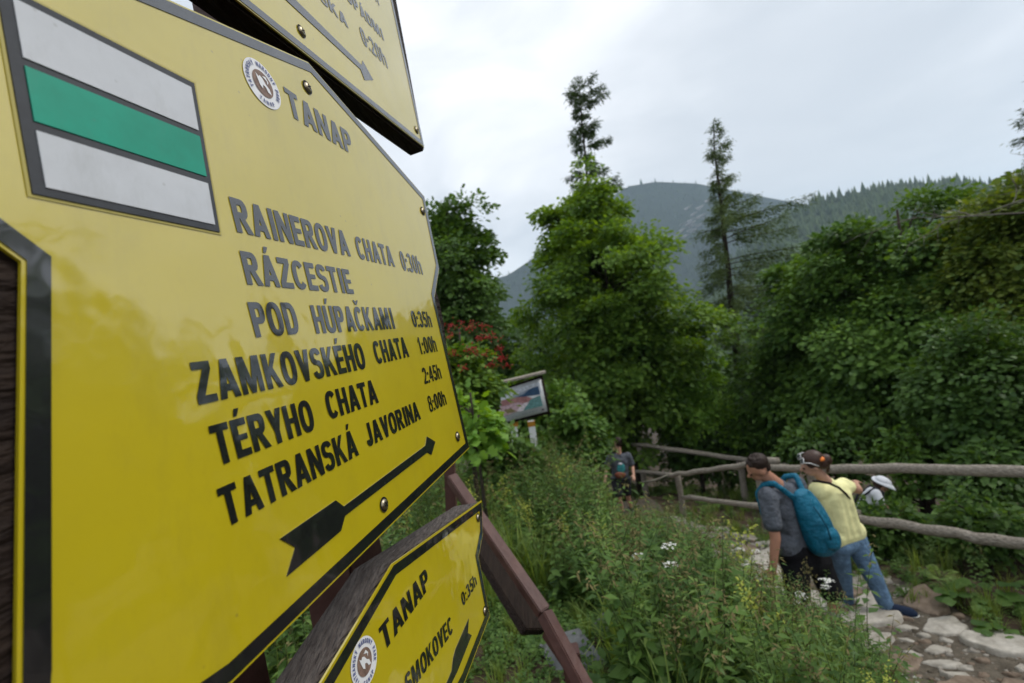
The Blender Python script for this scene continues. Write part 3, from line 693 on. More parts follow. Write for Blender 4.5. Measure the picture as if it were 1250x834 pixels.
def keep_bank(x, y):
    d = x - path_x(y)
    if d > -.72 + .22 * (y < 4.2): return False
    if x < .18 + .05 * y and y < 3.1 and x > -.9: return False       # trodden ground round the slab and handrail
    return math.hypot(x, y) > 1.75
def h_bank(x, y):
    d = path_x(y) - x
    return .42 + .42 * min(1, max(0, (d - .7) / 1.1)) + .1 * (y > 6)
zone('weeds', 'dense nettles and leafy weeds growing on the bank left of the footpath', 1500, (-2.2, 2.4), (1.5, 7.5), dict(nettle=7, herb=4, fireweed=4, plume=.45, fern=.5, umbel=.06, golden=.5), h_bank, lambda x, y: keep_bank(x, y) and patch(x, y, 0) > -1.0)
zone('weeds', 'lighter willow-leaved weeds and yellow-green flowers farther along the bank', 560, (-2.5, 2.2), (3.6, 12.5), dict(fireweed=6, golden=2, nettle=6, plume=1.2, umbel=.12), h_bank, lambda x, y: keep_bank(x, y))
zone('grass', 'long grass among the weeds on the bank', 430, (-2.5, 2.4), (1.7, 12), dict(grass=1), lambda x, y: .85, lambda x, y: keep_bank(x, y) and patch(x, y, 3) > -.5)
zone('weeds', 'weeds and grass on the bank right of the footpath under the rails', 520, (3.2, 9), (2.2, 12), dict(nettle=4, herb=5, grass=5, fireweed=2, fern=1.2, burdock=1), lambda x, y: .46, lambda x, y: x - path_x(y) > .78)
zone('weeds', 'low weeds along the edges of the footpath', 560, (.8, 4.6), (1.5, 10), dict(herb=6, grass=3, umbel=.12), lambda x, y: .34, lambda x, y: .60 < abs(x - path_x(y)) < 1.15)
zone('weeds', 'low green weeds around the slab below the handrail', 900, (-1.0, .8), (1.4, 3.9), dict(herb=6, grass=1.5), lambda x, y: .3, lambda x, y: math.hypot(x - .05, y - 2.40) > .17)
zone('undergrowth', 'tall dark undergrowth beyond the path and rails', 520, (-6, 12), (13.6, 25), dict(fireweed=3, nettle=4, fern=2, herb=3), lambda x, y: 1.1, lambda x, y: abs(x - path_x(y)) > 1.3 or y > 14)
# single plants that stand out
mound = {}
def plant(kind, name, label, px, py, d, hgt, group=None, rz=0):
    p = W(px, py, d); v, f, m = TM[kind][len(mound) % 5]; mound[len(mound)] = 1
    g = Geo(); g.add(v * hgt + [0, 0, -.02], f, m); o = g.build(name, WM); o.location = (p[0], p[1], Gz(p[0], p[1])); o.rotation_euler = (0, 0, rz)
    return tag(o, label, 'plant', group)
plant('spike', 'mullein_plant', 'pale green spiky mullein stalk between picture board and grey-shirted walker', 712, 470, 7.2, 1.75)
plant('spike', 'mullein_plant', 'shorter pale green mullein stalk right of the picture board', 671, 520, 6.6, 1.25)
plant('spike', 'mullein_plant', 'pale green stalk just left of the grey-shirted walker', 738, 540, 8.6, 1.35)
plant('fern', 'fern', 'feathery green fern behind the upper rail at right', 1130, 540, 6.0, 1.3)
plant('burdock', 'burdock_plant', 'broad-leaved burdock on the verge under the lower rail', 1200, 690, 4.1, .5)
plant('burdock', 'burdock_plant', 'round-leaved plant beside the bare earth at path edge', 1215, 745, 3.6, .32)
plant('burdock', 'burdock_plant', 'broad-leaved plant at the right edge below lower rail', 1262, 690, 3.9, .6)
plant('umbel', 'white_flower', 'white flowers in front of the man with blue backpack, upper clump', 985, 700, 3.2, .62)
plant('umbel', 'white_flower', 'white flowers at the feet of the man with blue backpack', 1000, 740, 3.1, .55)
plant('umbel', 'white_flower', 'white flowers left of the man with blue backpack', 925, 700, 3.6, .6)
plant('nettle', 'nettle_plant', 'tall thin nettle standing before the path right of the man', 1055, 760, 2.5, .8)
plant('plume', 'seeding_weed', 'brown seeding weed before the shorts of the man', 1003, 745, 2.5, .50)
plant('plume', 'seeding_weed', 'brown seeding weed left of the brown boots', 955, 735, 2.5, .45)
plant('golden', 'goldenrod_plant', 'bright yellow green plant beside the lower rail end', 868, 640, 5.2, .85)

# ---------------------------------------------------------------- timber railing
def log(name, A, B, ra, rb, mat, parent, seed, n=14):
    r = random.Random(seed); A, B = np.array(A), np.array(B); pts = []; rr = []
    for i in range(n):
        t = i / (n - 1); q = A + (B - A) * t
        if 0 < i < n - 1: q = q + np.array([r.gauss(0, .005), r.gauss(0, .005), r.gauss(0, .007)]) + np.array([0, 0, .03]) * math.sin(3.1 * t + seed)
        pts.append(q); rr.append((ra + (rb - ra) * t) * r.uniform(.90, 1.09))
    g = Geo(); tube(g, pts, rr, 12); return g.build(name, mat, parent, True)
r0 = W(905, 566, 7.7)
rail = thing('log_railing', 'grey weathered log railing with two rails along the footpath', 'railing', ground_under(W(1040, 600, 5.6)))
log('rail', W(1420, 586, 3.35), W(930, 569, 7.2), .060, .052, MT['gwood'], rail, 1, 20)
log('rail', W(950, 563, 7.3), W(812, 579, 9.4), .052, .044, MT['gwood'], rail, 2)
log('rail', W(1420, 684, 3.4), W(1030, 629, 5.5), .058, .050, MT['gwood'], rail, 3, 18)
log('rail', W(1050, 627, 5.65), W(834, 608, 8.8), .050, .042, MT['gwood'], rail, 4, 18)
for i, (px, py, d) in enumerate([(1300, 590, 3.95), (990, 574, 6.3), (925, 575, 7.35), (826, 582, 9.2)]):
    t = W(px, py, d); t = t + np.array([.06, .12, .04]); b = ground_under(t); log('post', b - [0, 0, .15], t, .065, .055, MT['gwood'], rail, 10 + i, 8)
rail2 = thing('log_railing', 'far thinner log railing sloping down behind the grey-shirted walker', 'railing', ground_under(W(880, 570, 12.0)))
log('rail', W(1010, 575, 10.2), W(772, 543, 13.2), .07, .055, MT['gwood'], rail2, 5)
log('rail', W(830, 581, 11.2), W(772, 576, 13.0), .05, .045, MT['gwood'], rail2, 6)
for i, (px, py, d) in enumerate([(781, 545, 13.05), (905, 560, 11.4)]):
    t = W(px, py, d); t = t + np.array([0, .12, 0]); b = ground_under(t); b[2] = min(b[2], t[2] - .8); log('post', b, t, .085, .075, MT['gwood'], rail2, 20 + i, 8)
# fallen dead branch on the path edge
g = Geo(); tube(g, [W(780, 590, 9), W(800, 586, 9), W(815, 580, 9.1)], [.02, .025, .015], 5)
tag(g.build('dead_branch', MT['deadw']), 'short dead branch lying beside the far end of the railing', 'branch')

# ---------------------------------------------------------------- trail signs
def c2w(v): return XA * v[0] + YA * v[1] + ZA * v[2]
class Plane:
    """plane of a sign plate: u along the lettering, v up, h out of the face"""
    def __init__(s, d, V1=(753, 383), slope=.245):
        d1 = np.array([(V1[0] - CX) / FPX, -(V1[1] - CY) / FPX, 1.]); d1 /= np.linalg.norm(d1)
        d2 = np.array([-slope, 1, 0.]); d2 -= d1 * d2.dot(d1); d2 /= np.linalg.norm(d2)
        n = np.cross(d2, d1); n = n if n[0] > 0 else -n
        s.a, s.b, s.n, s.d = d1, d2, n, d; s.U, s.V, s.Nw = c2w(d1), c2w(d2), c2w(n)
    def uv(s, px, py):
        r = np.array([(px - CX) / FPX, -(py - CY) / FPX, 1.]); p = r * (-s.d / s.n.dot(r)); return np.array([p.dot(s.a), p.dot(s.b)])
    def P(s, uv, h=0.0):
        return CAM + s.U * uv[0] + s.V * uv[1] + s.Nw * (h - s.d)
def offset_poly(poly, k):
    n = len(poly); area = sum(poly[i][0] * poly[(i + 1) % n][1] - poly[(i + 1) % n][0] * poly[i][1] for i in range(n)); sg = 1 if area > 0 else -1
    out = []
    for i in range(n):
        a, b, c = poly[i - 1], poly[i], poly[(i + 1) % n]; e1 = norm(b - a); e2 = norm(c - b)
        n1 = np.array([-e1[1], e1[0]]) * sg; n2 = np.array([-e2[1], e2[0]]) * sg; m = norm(n1 + n2); out.append(b + m * k / max(.3, m.dot(n1)))
    return out
def tri_poly(poly):
    from mathutils.geometry import tessellate_polygon
    return [t for t in tessellate_polygon([[Vector((p[0], p[1], 0)) for p in poly]])]
def slab_poly(pl, poly, h0, h1, name, mat, parent, bev=.0):
    """flat board with the outline poly, from height h0 (back) to h1 (front)"""
    n = len(poly); V = [pl.P(p, h1) for p in poly] + [pl.P(p, h0) for p in poly]; T = tri_poly(poly); F = list(T) + [(c + n, b + n, a + n) for a, b, c in T]
    for i in range(n):
        j = (i + 1) % n; F += [(i, j, j + n), (i, j + n, i + n)]
    bm = bmesh.new(); vs = [bm.verts.new(v) for v in V]
    for f in F: bm.faces.new([vs[i] for i in f])
    bmesh.ops.recalc_face_normals(bm, faces=bm.faces[:])
    if bev:
        bmesh.ops.dissolve_limit(bm, angle_limit=.02, verts=bm.verts[:], edges=bm.edges[:])
        bmesh.ops.bevel(bm, geom=[e for e in bm.edges if e.calc_face_angle(0) > .5], offset=bev, segments=2, affect='EDGES')
    me = bpy.data.meshes.new(name); bm.to_mesh(me); bm.free(); me.materials.append(mat); return link(name, me, parent)
def flat(pl, poly, h, name, mat, parent): return slab_poly(pl, poly, h - .0012, h, name, mat, parent)
def ring(pl, poly, k0, k1, h, name, mat, parent):
    a, b = offset_poly(poly, k0), offset_poly(poly, k1); n = len(a); g = Geo(); V = [pl.P(p, h) for p in a] + [pl.P(p, h) for p in b]; F = []
    for i in range(n):
        j = (i + 1) % n; F += [(i, j, j + n), (i, j + n, i + n)]
    g.add(V, F); return g.build(name, mat, parent)
TXT = {}
SV, SH = .235, .185                                   # upright and level stroke of the bold grotesque lettering
def q_(*p): return np.array(p, float).reshape(-1, 2)
def bar(x0, y0, x1, y1): return (q_(x0, y0, x1, y0, x1, y1, x0, y1), [(0, 1, 2), (0, 2, 3)])
def quad(*p): return (q_(*p), [(0, 1, 2), (0, 2, 3)])
def arc_(cx, cy, rx, ry, a0, a1, n=26, sv=SV, sh=SH, ex=.82):
    V = []
    for k in range(n):
        a = rad(a0 + (a1 - a0) * k / (n - 1)); c, s = math.cos(a), math.sin(a); c = math.copysign(abs(c) ** ex, c); s = math.copysign(abs(s) ** ex, s)
        V += [(cx + rx * c, cy + ry * s), (cx + (rx - sv) * c, cy + (ry - sh) * s)]
    return (np.array(V), [t for k in range(n - 1) for t in ((2 * k, 2 * k + 2, 2 * k + 3), (2 * k, 2 * k + 3, 2 * k + 1))])
def pbowl(y0, w): m = (1 + y0) / 2; return [bar(SV, 1 - SH, w - .27, 1), bar(SV, y0, w - .27, y0 + SH), arc_(w - .27, m, .27, (1 - y0) / 2, -90, 90)]
acute = lambda x: [quad(x - .06, 1.07, x + .07, 1.07, x + .2, 1.27, x - .0, 1.27)]
GL = {
 'A': (.74, [quad(0, 0, .235, 0, .49, 1, .25, 1), quad(.52, 0, .755, 0, .505, 1, .265, 1), bar(.16, .19, .60, .36)]),
 'C': (.68, [arc_(.345, .5, .345, .5, 38, 322)]), 'D': (.68, [bar(0, 0, SV, 1), bar(SV, 1 - SH, .33, 1), bar(SV, 0, .33, SH), arc_(.33, .5, .35, .5, -90, 90)]),
 'E': (.58, [bar(0, 0, SV, 1), bar(SV, 0, .58, SH), bar(SV, .43, .54, .58), bar(SV, 1 - SH, .57, 1)]), 'H': (.68, [bar(0, 0, SV, 1), bar(.68 - SV, 0, .68, 1), bar(SV, .43, .68 - SV, .59)]),
 'I': (.19, [bar(0, 0, SV, 1)]), 'J': (.52, [bar(.52 - SV, .28, .52, 1), arc_(.26, .29, .26, .29, 180, 360)]),
 'K': (.72, [bar(0, 0, SV, 1), quad(SV, .33, SV, .60, .46, 1, .69, 1), quad(.24, .47, .38, .64, .72, 0, .49, 0)]), 'L': (.55, [bar(0, 0, SV, 1), bar(SV, 0, .55, SH)]),
 'M': (.88, [bar(0, 0, .20, 1), bar(.68, 0, .88, 1), quad(.02, 1, .28, 1, .53, 0, .35, 0), quad(.86, 1, .60, 1, .35, 0, .53, 0)]),
 'N': (.72, [bar(0, 0, .215, 1), bar(.505, 0, .72, 1), quad(.0, 1, .24, 1, .72, 0, .48, 0)]), 'O': (.72, [arc_(.36, .5, .36, .51, 0, 360, 44)]),
 'P': (.63, [bar(0, 0, SV, 1)] + pbowl(.38, .63)), 'R': (.68, [bar(0, 0, SV, 1)] + pbowl(.42, .65) + [quad(.24, .44, .47, .44, .73, 0, .46, 0)]),
 'S': (.64, [arc_(.32, .73, .31, .28, 12, 270, 26, .215, .18), arc_(.32, .295, .32, .305, 90, -168, 26, .215, .18)]), 'T': (.64, [bar(0, 1 - SH, .64, 1), bar(.205, 0, .435, 1 - SH)]),
 'U': (.68, [bar(0, .33, SV, 1), bar(.68 - SV, .33, .68, 1), arc_(.34, .34, .34, .35, 180, 360)]), 'V': (.70, [quad(0, 1, .24, 1, .47, 0, .24, 0), quad(.71, 1, .47, 1, .24, 0, .47, 0)]),
 'Y': (.70, [quad(0, 1, .25, 1, .47, .40, .24, .36), quad(.71, 1, .46, 1, .24, .40, .47, .36), bar(.24, 0, .47, .42)]), 'Z': (.64, [bar(.03, 1 - SH, .62, 1), bar(0, 0, .64, SH), quad(0, SH, .27, SH, .63, 1 - SH, .36, 1 - SH)]),
 '0': (.54, [arc_(.27, .5, .27, .5, 0, 360, 40, .195, .155)]), '1': (.40, [bar(.17, 0, .35, 1), quad(0, .66, .17, .78, .22, 1, .17, .84)]),
 '2': (.54, [arc_(.27, .72, .26, .28, 175, -35, 24, .195, .155), quad(.0, .12, .24, .14, .53, .58, .36, .56), bar(0, 0, .54, .15)]),
 '3': (.54, [arc_(.25, .73, .26, .27, 165, -90, 24, .195, .155), arc_(.25, .29, .28, .30, 90, -165, 24, .195, .155)]),
 '4': (.56, [bar(.30, 0, .47, 1), bar(0, .22, .56, .36), quad(0, .36, .16, .36, .42, 1, .28, 1)]),
 '5': (.54, [bar(.08, .86, .50, 1), quad(.02, .48, .19, .50, .24, .88, .08, .88), arc_(.25, .32, .28, .33, 140, -165, 26, .195, .155)]),
 '8': (.54, [arc_(.27, .74, .24, .27, 0, 360, 30, .15, .13), arc_(.27, .29, .27, .30, 0, 360, 32, .16, .13)]),
 ':': (.2, [bar(.01, .0, .19, .17), bar(.01, .5, .19, .67)]),
 'h': (.54, [bar(0, 0, .175, 1), bar(.365, 0, .54, .45), arc_(.27, .43, .27, .30, 0, 180, 18, .175, .14)]), ' ': (.3, [])}
for k, b, x in [('Á', 'A', .34), ('É', 'E', .25), ('Ú', 'U', .28), ('Ý', 'Y', .3)]: GL[k] = (GL[b][0], GL[b][1] + acute(x))
GL['Č'] = (.68, GL['C'][1] + [quad(.12, 1.27, .27, 1.27, .42, 1.08, .28, 1.08), quad(.58, 1.27, .43, 1.27, .28, 1.08, .42, 1.08)])
def glyphs(body, gap=.085):
    """bold block lettering; every stroke lies a hair above the one before"""
    if body in TXT: return TXT[body]
    V, F, n, x, k = [], [], 0, 0.0, 0
    for ch in body:
        w, st = GL[ch]
        if ch in 'I' and x > 0: x += .06
        for v, f in st:
            V.append(np.column_stack([v[:, 0] + x, v[:, 1], np.full(len(v), float(k % 8))])); F += [tuple(i + n for i in t) for t in f]; n += len(v); k += 1
        x += w + gap + (.05 if ch in 'IM1' else 0)
    V = np.concatenate(V); V[:, 0] /= x - gap; TXT[body] = (V, np.array(F)); return TXT[body]
def text(pl, body, a, b, cap, h, name, mat, parent, label=None):
    """letters from baseline start a to baseline end b (plane coordinates) with capital height cap"""
    V, F = glyphs(body); a, b = np.array(a), np.array(b); e = b - a; up = np.array([-e[1], e[0]]); up = up / np.linalg.norm(up)
    g = Geo(); W_ = []
    for x, y, k in V: W_.append(pl.P(a + e * x + up * y * cap, h + k * 4e-6))
    g.add(W_, F); return g.build(name, mat, parent)
def text_px(pl, body, pa, pb, ptop, h, parent, mat=None, name='lettering'):
    a, b, t = pl.uv(*pa), pl.uv(*pb), pl.uv(*ptop); e = norm(b - a); up = np.array([-e[1], e[0]]); return text(pl, body, a, b, (t - a).dot(up), h, name, mat or MT['black'], parent)
def screw(pl, uv, parent, r=.0062):
    g = Geo(); V = []; n = 20
    for (q, h) in [(r * 1.0, .0003), (r * .95, .0022), (r * .6, .0036), (0.001, .0038)]:
        for k in range(n): a = 2 * math.pi * k / n; V.append(pl.P(uv + np.array([math.cos(a), math.sin(a)]) * q, h))
    F = []
    for i in range(3):
        for k in range(n): a, b = i * n + k, i * n + (k + 1) % n; F += [(a, b, b + n), (a, b + n, a + n)]
    g.add(V, F, 0)
    for ang in (.5, .5 + math.pi / 2):
        d = np.array([math.cos(ang), math.sin(ang)]); s = np.array([-d[1], d[0]]); w = r * .14
        g.add([pl.P(uv + d * r * .55 * i + s * w * j, .0040 + .0001 * (ang > 1)) for i, j in ((-1, -1), (1, -1), (1, 1), (-1, 1))], [(0, 1, 2), (0, 2, 3)], 1)
    # dark washer ring under the head
    V = [pl.P(uv + np.array([math.cos(2 * math.pi * k / n), math.sin(2 * math.pi * k / n)]) * q, .0012) for q in (r * .98, r * 1.35) for k in range(n)]
    g.add(V, [t for k in range(n) for t in ((k, (k + 1) % n, (k + 1) % n + n), (k, (k + 1) % n + n, k + n))], 1)
    return g.build('screw', [MT['steel'], MT['hole']], parent, True)
def emblem(pl, c, r, parent):
    n = 48; cc = lambda q, h: [pl.P(c + np.array([math.cos(2 * math.pi * k / n), math.sin(2 * math.pi * k / n)]) * q, h) for k in range(n)]
    g = Geo(); g.add(cc(r, .0008) + [pl.P(c, .0008)], [(k, (k + 1) % n, n) for k in range(n)]); e = g.build('emblem_sticker', MT['sticker'], parent)
    g = Geo()
    def arc(word, a0, a1, cap, inward):
        L_ = len(word)
        for i, ch in enumerate(word):
            if ch == ' ': continue
            a = a0 + (a1 - a0) * (i + .5) / L_; V, F = glyphs(ch); w = cap * .62 * (.5 if ch == 'I' else 1)
            out = np.array([math.cos(a), math.sin(a)]); tan = np.array([out[1], -out[0]])
            if not inward: out, tan = -out, -tan
            base = c + np.array([math.cos(a), math.sin(a)]) * (r * .72 if inward else r * .90)
            g.add([pl.P(base + tan * (x - .5) * w + out * y * cap, .0014 + k * 4e-6) for x, y, k in V], F)
    arc('TATRANSKÝ NÁRODNÝ PARK', rad(215), rad(-35), r * .19, True); arc('TANAP', rad(238), rad(302), r * .18, False)
    g.build('emblem_lettering', MT['navy'], e)
    g = Geo(); g.add(cc(r * .56, .0013) + [pl.P(c, .0013)], [(k, (k + 1) % n, n) for k in range(n)]); g.build('emblem_disc', MT['brownprint'], e)
    # pale curved animal head in the disc
    p = [(-.30, .10), (-.34, .34), (-.22, .22), (-.12, .30), (.02, .22), (.14, .02), (.30, -.10), (.36, -.34), (.18, -.30), (.10, -.12), (-.04, -.06), (-.10, -.26), (-.22, -.16)]
    g = Geo(); q = [c + np.array(k) * r for k in p]; g.add([pl.P(k, .0018) for k in q], tri_poly(q)); g.build('emblem_figure', MT['sticker'], e)
    q = [c + np.array(k) * r for k in [(.02, .34), (.22, .40), (.34, .20), (.24, .06), (.26, .22), (.14, .28)]]
    g = Geo(); g.add([pl.P(k, .0018) for k in q], tri_poly(q)); g.build('emblem_figure', MT['sticker'], e)
PX_ = lambda pl, L_: [pl.uv(*p) for p in L_]

# --- the big sign
pl = Plane(.30)
out = PX_(pl, [(283, 834), (573, 547), (530.5, 363), (536, 328), (518, 240), (376, 76), (200, -3)])
out += [pl.uv(-60, -119), np.array([.085, .262]), np.array([.085, .205]), pl.uv(26, 319), pl.uv(23, 560), pl.uv(20, 834), np.array([.135, -.135]), np.array([.150, -.164])]
sg_ = thing('trail_sign', 'largest yellow hiking sign with six destinations, green and white waymark and long arrow', 'sign', pl.P((.5, -.17), -.02), 'yellow trail signs on the post')
slab_poly(pl, out, -.0025, 0, 'plate', MT['yellow'], sg_)
ring(pl, out, .0020, .0130, .0007, 'border', MT['black'], sg_)
bd = [np.array(p) for p in [(.03, -.150), (.735, -.150), (.795, .06), (.80, .10), (.775, .285), (.53, .375), (.03, .25)]]
slab_poly(pl, bd, -.04, -.004, 'backing_board', MT['dwood'], sg_, .003)
# waymark: dark frame with white, green and white stripes
fq = PX_(pl, [(-7.5, -22), (235.5, 102.5), (267, 284), (38, 237)])         # TL TR BR BL
bil = lambda s, t: (fq[0] * (1 - s) + fq[1] * s) * (1 - t) + (fq[3] * (1 - s) + fq[2] * s) * t
wm = flat(pl, [bil(0, 1), bil(1, 1), bil(1, 0), bil(0, 0)], .0014, 'waymark', MT['mframe'], sg_)
ring(pl, [bil(0, 1), bil(1, 1), bil(1, 0), bil(0, 0)], -.0022, -.0002, .0006, 'waymark_outline', MT['rim'], wm)
for t0, t1, m_, nm in [(.045, .338, 'white', 'white_stripe'), (.378, .645, 'green', 'green_stripe'), (.69, .96, 'white', 'white_stripe')]:
    flat(pl, [bil(.052, t1), bil(.965, t1), bil(.965, t0), bil(.052, t0)], .0022, nm, MT[m_], wm)
for body, a, b, t in [
    ('RAINEROVA', (289, 283.3), (428, 313.3), (280, 240.3)), ('CHATA', (438, 316), (482, 326), (435.7, 289)), ('0:30h', (491.7, 330), (516.3, 335.5), (491, 307.5)),
    ('RÁZCESTIE', (301.4, 347.4), (432, 359), (293.7, 306.4)), ('POD', (312, 412), (366.6, 407.3), (305.2, 369)), ('HÚPAČKAMI', (385.8, 407.3), (482.5, 401.5), (380.4, 372.8)),
    ('0:35h', (504.8, 399.6), (527.8, 399.6), (503.2, 379.3)), ('ZAMKOVSKÉHO', (241.9, 494.4), (447.6, 449.5), (233, 442.6)), ('CHATA', (459.9, 444.9), (499.4, 435.7), (456.4, 416.5)),
    ('1:00h', (512.5, 433), (534, 429.2), (510.5, 411.9)), ('TÉRYHO', (265, 569.7), (385.4, 524.3), (245, 523.1)), ('CHATA', (402, 512.8), (461.9, 491.5), (399.2, 477.7)),
    ('2:45h', (518.3, 469), (539.3, 461.9), (516.3, 448.9)), ('TATRANSKÁ', (275, 645), (437.7, 555.4), (260.5, 599)), ('JAVORINA', (449.2, 546.2), (513.4, 511.6), (447.2, 516.5)),
    ('8:00h', (524.9, 503.6), (545.3, 493.5), (522.9, 483.4)), ('TANAP', (353.5, 141), (432, 190.5), (343.8, 104.4))]:
    text_px(pl, body, a, b, t, .0007, sg_)
flat(pl, PX_(pl, [(341, 658), (409, 611), (419, 618.5), (519, 544), (520.6, 533), (530.8, 539.5), (526.3, 555.4), (521, 552.5), (420.6, 629.6), (415.6, 648), (349.3, 703.8), (359.8, 668.3)]), .0009, 'arrow', MT['black'], sg_)
emblem(pl, pl.uv(320, 103), .0255, sg_)
for p in [(374.5, 107), (515.5, 258), (468, 616), (558, 533)]: screw(pl, pl.uv(*p), sg_)
bl_ = pl

# --- the lower sign
pl = Plane(.34)
out = PX_(pl, [(588, 611), (479.5, 688), (391.7, 834), (360, 888), (330, 1000), (480, 1010), (567, 834), (598, 752), (584.3, 680), (589.5, 652)])
s2 = thing('trail_sign', 'lower yellow hiking sign with thick grey board and arrow pointing back, cut by bottom edge', 'sign', pl.P((.55, -.45), -.02), 'yellow trail signs on the post')
slab_poly(pl, out, -.0025, 0, 'plate', MT['yellow'], s2)
ring(pl, out, .0025, .0145, .0007, 'border', MT['black'], s2)
bo = PX_(pl, [(586.5, 612.5), (478, 689), (390, 835.5), (355, 892), (325, 1002), (470, 1004), (560, 834), (590, 752), (576, 680), (582, 652)])
slab_poly(pl, bo, -.058, -.003, 'backing_board', MT['boardtop'], s2, .004)
for body, a, b, t in [('TANAP', (468.4, 796.4), (524.6, 715.9), (460.5, 769.1)), ('SMOKOVEC', (497, 851), (553, 771), (490.5, 829)), ('0:35h', (565, 740.7), (582, 713), (562.5, 724.6))]:
    text_px(pl, body, a, b, t, .0007, s2)
z4 = lambda x, y: (380 + .2927 * x, 590 + .2927 * y)
flat(pl, PX_(pl, [z4(655, 565), z4(651, 625), z4(667, 634), z4(607, 786), z4(585, 830), z4(560, 900), z4(535, 900), z4(584, 783), z4(590, 730), z4(600, 692)]), .0009, 'arrow', MT['black'], s2)
emblem(pl, pl.uv(444, 808), .0235, s2)
for p in [(583, 632), (591.5, 746)]: screw(pl, pl.uv(*p), s2, .006)

# --- the upper sign
pl = Plane(.32)
out = PX_(pl, [(518, 180), (289.6, 0), (140, -118), (190, -420), (440, -180), (479, 0)])
s3 = thing('trail_sign', 'upper yellow hiking sign on thick dark board, cut by top edge', 'sign', pl.P((.7, .42), -.02), 'yellow trail signs on the post')
slab_poly(pl, out, -.0025, 0, 'plate', MT['yellow'], s3)
ring(pl, out, .002, .0125, .0007, 'border', MT['black'], s3)
bo = PX_(pl, [(520, 184), (289.6, 2.5), (138, -116), (188, -425), (448, -185), (485.5, 0)])
slab_poly(pl, bo, -.04, -.003, 'backing_board', MT['dwood'], s3, .003)
z5 = lambda x, y: (340 + .1559 * x, .1559 * y)
for body, a, b, t in [('0:20h', z5(662, 345), z5(858, 540), z5(642, 215)), ('VODOPÁDMI', z5(330, -225), z5(828, 325), z5(300, -345)), ('SKA', z5(330, 10), z5(547, 225), z5(305, -95)), ('0:15h', z5(640, -150), z5(790, 50), z5(620, -270))]:
    text_px(pl, body, a, b, t, .0007, s3)
flat(pl, PX_(pl, [z5(740, 628), z5(655, 475), z5(648, 512), z5(130, 0), z5(-300, -425), z5(-340, -400), z5(55, 0), z5(640, 545), z5(672, 628)]), .0009, 'arrow', MT['black'], s3)
for p in [(367.5, 38.5), (508, 159)]: screw(pl, pl.uv(*p), s3)

# --- posts behind the signs
def beam(name, A, B, w, t, mat, parent, upv=(0, 0, 1), bev=.004):
    A, B = Vector(A), Vector(B); d = (B - A).normalized(); s = d.cross(Vector(upv)).normalized(); u = s.cross(d)
    bm = bmesh.new(); vs = []
    for p in (A, B):
        for i, j in ((-1, -1), (1, -1), (1, 1), (-1, 1)): vs.append(bm.verts.new(p + s * (i * w / 2) + u * (j * t / 2)))
    for q in ((0, 1, 2, 3), (7, 6, 5, 4), (0, 4, 5, 1), (1, 5, 6, 2), (2, 6, 7, 3), (3, 7, 4, 0)): bm.faces.new([vs[i] for i in q])
    bmesh.ops.recalc_face_normals(bm, faces=bm.faces[:]); bmesh.ops.bevel(bm, geom=bm.edges[:], offset=bev, segments=2, affect='EDGES')
    me = bpy.data.meshes.new(name); bm.to_mesh(me); bm.free(); me.materials.append(mat); return link(name, me, parent)
pl = bl_
pb = pl.P((.40, 0), -.135); pb2 = pl.P((.66, 0), -.135)
gp = thing('sign_post', 'dark brown wooden posts carrying the three yellow signs', 'post', (pb[0], pb[1], Gz(pb[0], pb[1])))
for q in (pb, pb2): beam('post', (q[0], q[1], Gz(q[0], q[1]) - .2), (q[0] - .10, q[1], 2.75), .09, .09, MT['red'], gp, pl.Nw)

# --- red brown handrail going down beside the sign
hr = thing('handrail', 'red brown timber handrail with dark plank, slanting down beside the signs', 'handrail', ground_under(W(690, 800, 2.1)))
a0, a1, a2, a3 = W(536, 560, 2.25), W(551, 583, 2.2), W(664, 748, 1.75), W(735, 880, 1.5)
beam('rail', a1, a2, .048, .05, MT['red'], hr, (.3, -.5, 1)); beam('rail', a2 + (a2 - a1) * .005, a3, .048, .05, MT['red'], hr, (.9, -.6, 1))
beam('post', W(548, 545, 2.3), W(552, 640, 2.3), .07, .05, MT['red'], hr, (1, 0, 0))
b1, b2 = W(575, 650, 2.25), W(652, 772, 1.85); beam('plank', b1, b2, .15, .035, MT['dwood'], hr, (.9, -.5, .25))
beam('lower_rail', W(668, 770, 1.82), W(735, 868, 1.62), .05, .04, MT['red'], hr, (.5, -.5, 1))
q = W(690, 800, 1.66); beam('post', q + np.array([.02, .06, -.02]), (q[0] + .02, q[1] + .06, Gz(q[0], q[1]) - .1), .07, .07, MT['red'], hr, (1, 0, 0))

# --- picture board
D = 7.6
pc = lambda x, y, d=D: W(600 + x * .1318, 440 + y * .1319, d)
ib = thing('info_board', 'picture board with small roof, painting of a landscape, on pale posts with orange tops', 'sign', ground_under(pc(300, 700)))
def quad_slab(name, pts, back, mat, parent):
    g = Geo(); P = [np.array(p) for p in pts]; Q = [p + np.array(back) for p in P]; n = len(P); F = []
    for i in range(1, n - 1): F += [(0, i, i + 1), (n, n + i + 1, n + i)]
    for i in range(n): j = (i + 1) % n; F += [(i, i + n, j + n), (i, j + n, j)]
    g.add(P + Q, F); return g.build(name, mat, parent)
bk = np.array([.0, .06, 0]); f_ = np.array([0, -.012, 0])
quad_slab('frame', [pc(40, 285), pc(472, 138), pc(545, 495), pc(30, 612)], bk, MT['dwood'], ib)
pt = quad_slab('picture', [pc(95, 278) + f_, pc(455, 165) + f_, pc(518, 470) + f_, pc(55, 590) + f_], bk * .15, MT['white'], ib)
